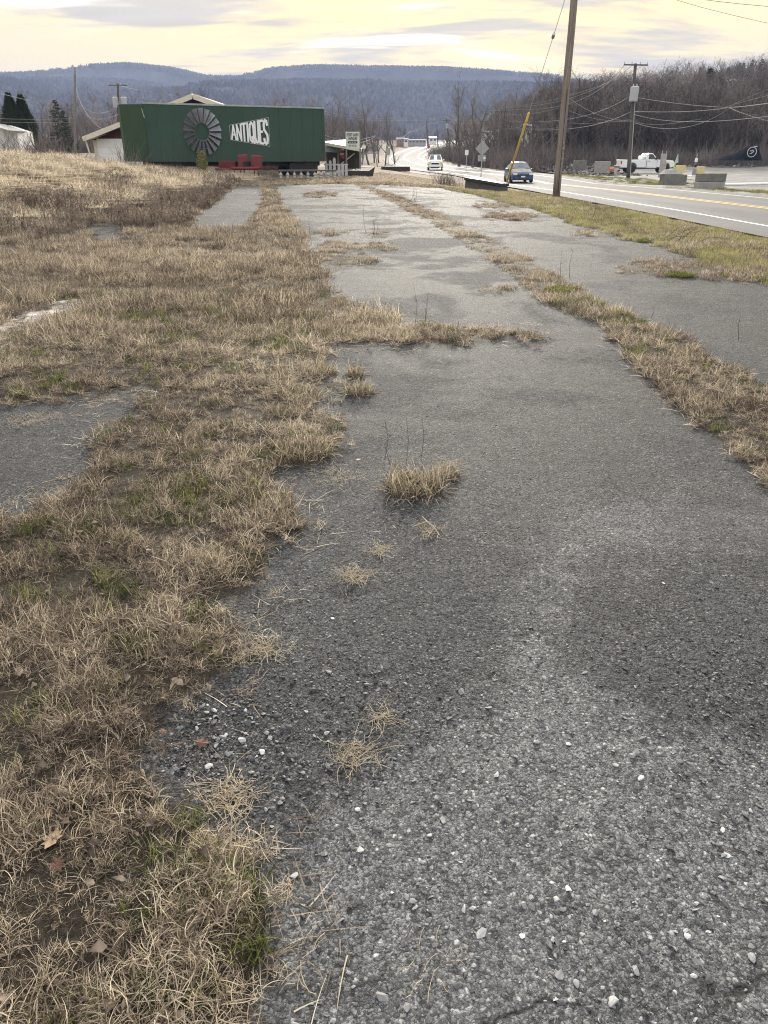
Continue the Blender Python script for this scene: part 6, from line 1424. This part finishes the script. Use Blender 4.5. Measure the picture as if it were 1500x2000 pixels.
for px, py, w, nb, lab in ((690, 1135, .05, 90, 'round wisp of pale straw on bare asphalt below the large tuft'), (740, 1085, .035, 40, 'small faint wisp of straw just below the forked twig'), (695, 1490, .05, 60, 'loose straw strands on dark asphalt midway down'), (745, 1415, .03, 30, 'small straw wisp above the loose midway strands'),
        (450, 1570, .055, 110, 'brownish heap of straw at the crumbled asphalt edge'), (500, 1280, .08, 120, 'spread of straw trailing from the green tuft onto asphalt'), (840, 1045, .05, 50, 'straw tangled around the forked twig'), (440, 1700, .07, 130, 'thick straw spilling over the asphalt edge near the bottom'),
        (60, 825, .16, 130, 'long pale streak of straw on the left asphalt patch'), (200, 785, .16, 80, 'second streak of straw along the left patch edge'), (880, 915, .07, 50, 'straw trailing right of the large tuft'), (660, 940, .12, 90, 'scattered straw left of the large tuft'), (580, 1900, .05, 14, 'few single straws on pale asphalt near the bottom'), (860, 1890, .04, 8, 'two or three straws on pale asphalt near bottom centre'), (1270, 780, .2, 60, 'curled straw fringe along the right crack line')): straw_clump(px, py, w, nb, lab)
# tufts that stand alone on the asphalt
def lone_tuft(px, py, rad, h_, nb, label, seed, green=.15, squash=1.):
    c = hit(px, py); t = empty('grass_tuft', c, 0, label, 'grass tuft'); c.z = float(surf(c.x, c.y)); t.location = c
    for nm, mat, k, hh, sd in (('dry_blades', MATS['tuft_dry'], nb, h_, 0), ('green_blades', MATS['tuft_green'], int(nb * green), h_ * .6, 1)):
        if k < 3: continue
        me = blade_mesh(nm, int(k * 1.2), rad, hh * .3, hh * 1.15, .0024 + .0004 * c.y, .9, 2.1, seed * 2 + sd, mat, segs=5, flat=.12); mesh_obj(nm, me, None, t)
    return t
for nm, st in (('tuft_dry', [(0, (.07, .055, .04)), (.35, (.21, .17, .122)), (.7, (.42, .35, .245)), (1., (.72, .63, .46))]), ('tuft_green', [(0, (.035, .05, .014)), (.6, (.09, .115, .03)), (1., (.2, .2, .07))])):
    n = NT(nm); c_ = n.ramp(n.attr('bt'), st); n.col(c_).set(.65, 0, .25).translucent(c_, .3)
for i, a in enumerate(((808, 958, .15, .15, 900, 'large grass tuft standing alone in the middle of the asphalt', .1), (872, 935, .07, .08, 260, 'small tuft merging with the right side of the large one', .1), (700, 772, .1, .13, 420, 'upright straw tuft on asphalt beside the turf edge', .2), (695, 738, .07, .13, 200, 'small pointed tuft just behind the upright straw tuft', .1),
        (505, 928, .09, .08, 420, 'green based tuft at the turf edge above the leaf litter', 1.1), (590, 890, .17, .13, 900, 'bright straw tuft where the turf bulges right', .3), (440, 1110, .16, .1, 1000, 'green and straw tuft overhanging the asphalt', .7), (530, 1015, .13, .1, 600, 'brown tuft jutting over the asphalt edge', .3), (585, 780, .16, .13, 600, 'straw tuft on the turf edge left of the upright one', .2), (555, 815, .13, .1, 500, 'low brown tuft below the turf edge straw', .3),
        (650, 790, .07, .05, 60, 'sparse faint tuft on the asphalt left of centre', .3), (265, 1650, .09, .06, 420, 'dark green mossy tuft in the near turf', 1.5), (620, 735, .15, .14, 500, 'straw tuft behind the turf bulge', .2))): lone_tuft(*a[:6], 700 + i, a[6])
# dry weed stalks
def stalk(px, py, hpx, nb, label, name='weed_stalk'):
    c = hit(px, py); c.z = float(surf(c.x, c.y)); h_ = at(px, py - hpx, c.y).z - c.z; b = MB()
    for k in range(nb):
        q = Vector((r.gauss(0, .04 * (nb > 1)), r.gauss(0, .04 * (nb > 1)), 0)); e = q + Vector((r.gauss(0, .08) * h_, r.gauss(0, .08) * h_, h_ * r.uniform(.7, 1.))); m_ = (q + e) / 2 + Vector((r.gauss(0, .02), 0, 0)); b.tube([q, m_, e], [.0013 + .00018 * c.y, .001 + .00014 * c.y, .0006], 4)
        for j in range(4): s_ = m_.lerp(e, r.random()); b.tube([s_, s_ + Vector((r.gauss(0, .03), r.gauss(0, .03), .03)) * (1 + h_)], [.0007 + .0001 * c.y, .0004], 3)
    o = b.build(name, BARK2); o.location = c; return tag(o, label, 'weed')
for px, py, h_, nb, lab in ((790, 905, 110, 4, 'thin dry stalks rising from the large central tuft'), (815, 645, 95, 3, 'two dry stalks behind the grassy cross crack'), (715, 460, 70, 1, 'tall single dry stalk far back on the middle slab'), (735, 462, 36, 4, 'short cluster of dry stalks beside the tall single one'), (1102, 545, 60, 2, 'dark dry stalks on the right crack line'), (1272, 622, 34, 1, 'short dry stalk right of the crack on the far slab'), (1442, 668, 70, 1, 'thin dry stalk on the right slab near the frame edge'), (605, 458, 40, 1, 'thin dry stalk left on the middle slab'), (810, 395, 30, 4, 'cluster of dry stalks on the far right slab'), (965, 388, 60, 1, 'wispy dry stalk before the barrier'), (1165, 425, 40, 2, 'wispy dry stalks on the verge beside the highway'), (575, 1010, 60, 1, 'short dark stalk at the brown tuft')): stalk(px, py, h_, nb, lab)
# dead branch on the verge
c = hit(1290, 478); b = MB()
for k in range(9):
    p = Vector((r.uniform(-.1, .7), r.uniform(-.2, .3), .05)); q = p + Vector((r.uniform(.1, .7), r.uniform(-.1, .5), r.uniform(.05, .4))); b.tube([p, (p + q) / 2 + Vector((0, 0, .05)), q], [.006, .004, .002], 4)
o = b.build('dead_branch', BARK2); o.location = c; tag(o, 'dark dead branch lying on the verge', 'branch')
c = hit(835, 1040); b = MB(); b.tube([(-.06, .02, .012), (.0, .05, .02), (.03, 0, .015), (.045, -.05, .01)], [.002, .004, .0045, .002], 5); b.tube([(.03, 0, .015), (.0, -.07, .012)], [.003, .0015], 5); b.tube([(-.0, .05, .02), (-.02, .13, .01)], [.003, .0015], 5); o = b.build('forked_twig', worn('twig_grey', (.3, .25, .19), .2, .8)); o.location = Vector((c.x, c.y, float(surf(c.x, c.y)))); tag(o, 'forked grey twig lying below the large tuft', 'twig')
# dead leaves
LEAF = worn('dead_leaf', (.36, .26, .17), .3, .7, 0, 20); LEAF2 = worn('russet_leaf', (.085, .04, .026), .3, .7, 0, 20)
def leaf_mesh(seed):
    q = random.Random(seed); out = [(0, -.5), (.12, -.3), (.3, -.28), (.22, -.1), (.42, .05), (.2, .12), (.24, .34), (.08, .3), (0, .5), (-.1, .28), (-.27, .3), (-.2, .1), (-.4, .0), (-.2, -.12), (-.26, -.3), (-.1, -.3)]
    cv = [q.uniform(-.25, .35) for _ in range(3)]; vs = [(x, y, cv[0] * x * x * 2 + cv[1] * y * y + cv[2] * x * y + q.uniform(0, .06)) for x, y in out]; b = MB(); n_ = len(vs); b.add(vs + [(0, 0, .05)], [(i, (i + 1) % n_, n_) for i in range(n_)]); return b
for i, (px, py, s, rus, lab) in enumerate(((352, 1095, .075, 0, 'curled tan leaf on the turf left of the green tuft'), (338, 1135, .08, 0, 'flat tan leaf at the asphalt corner below its curled neighbour'), (330, 1150, .05, 0, 'small tan leaf at the asphalt corner'), (545, 910, .05, 0, 'pale leaf fragment right of the green based tuft'), (455, 900, .06, 0, 'pale leaf left of the green based tuft'), (95, 1615, .06, 0, 'pale curled leaf low in the left turf'), (110, 1665, .07, 0, 'greyish leaf below the pale curled one'), (120, 1715, .05, 1, 'brown curled leaf deep in the left turf'), (395, 1465, .05, 1, 'russet leaf cluster on the crumbled asphalt'), (322, 1452, .03, 1, 'small russet leaf at the turf edge'), (60, 1275, .05, 1, 'dark russet leaf in the left turf'), (1345, 717, .07, 0, 'orange tan leaf lying on the right crack line'), (700, 905, .035, 0, 'yellowish leaf on asphalt left of the large tuft'))):
    c = hit(px, py); o = leaf_mesh(i).build('dead_leaf', LEAF2 if rus else LEAF); o.location = (c.x, c.y, float(surf(c.x, c.y)) + (.03 if px < 340 and py > 1200 else .012)); o.scale = (s, s, s); o.rotation_euler = (r.uniform(-.3, .3), r.uniform(-.3, .3), r.uniform(0, 6.28)); tag(o, lab, 'leaf')
# loose stones large enough to pick out
STONE = [worn('loose_stone_a', (.38, .38, .37), .2, .7, 0, 40), worn('loose_stone_b', (.24, .24, .24), .2, .7, 0, 40), worn('loose_stone_c', (.55, .54, .52), .12, .7, 0, 40)]
for i, (px, py, s) in enumerate(((1195, 1965, .016), (1125, 1930, .011), (1020, 1838, .013), (1200, 1502, .012), (948, 1468, .010), (1110, 1745, .012), (1420, 1365, .009), (1320, 1590, .011), (1408, 1628, .011), (905, 1515, .009), (1240, 1347, .009), (700, 1590, .011), (905, 1785, .012), (1465, 1880, .013), (1295, 1145, .008), (1085, 1765, .01), (795, 1760, .011), (650, 1215, .01), (420, 1395, .013), (520, 1440, .012), (512, 1478, .013), (640, 1440, .012), (310, 1575, .012), (480, 1395, .01), (410, 1505, .013), (1240, 1905, .012), (1340, 1835, .012), (840, 1640, .011), (1010, 1620, .01))):
    c = hit(px, py); me = stone_mesh('loose_stone', 40 + i, 2); o = mesh_obj('loose_stone', me, STONE[i % 3]); o.location = (c.x, c.y, float(surf(c.x, c.y)) + s * .25); o.scale = (s, s, s); o.rotation_euler = (0, 0, i * 1.7); tag(o, 'loose pale stone lying on the worn near asphalt', 'stone', 'loose stones on the asphalt')

# ================================================================== hazy air
b = MB(); b.box(-3650, 3650, -320, 4750, -3, 300); hz = b.build('haze', None); tag(hz, 'thin blue valley haze', 'haze', kind='stuff')
m = bpy.data.materials.new('haze'); m.use_nodes = True; nt = m.node_tree; nt.nodes.clear(); ou = nt.nodes.new('ShaderNodeOutputMaterial'); pv = nt.nodes.new('ShaderNodeVolumePrincipled'); nt.links.new(pv.outputs[0], ou.inputs['Volume'])
pv.inputs['Color'].default_value = (.5, .62, .93, 1); pv.inputs['Density'].default_value = .0002; pv.inputs['Anisotropy'].default_value = .0
hz.data.materials.append(m)
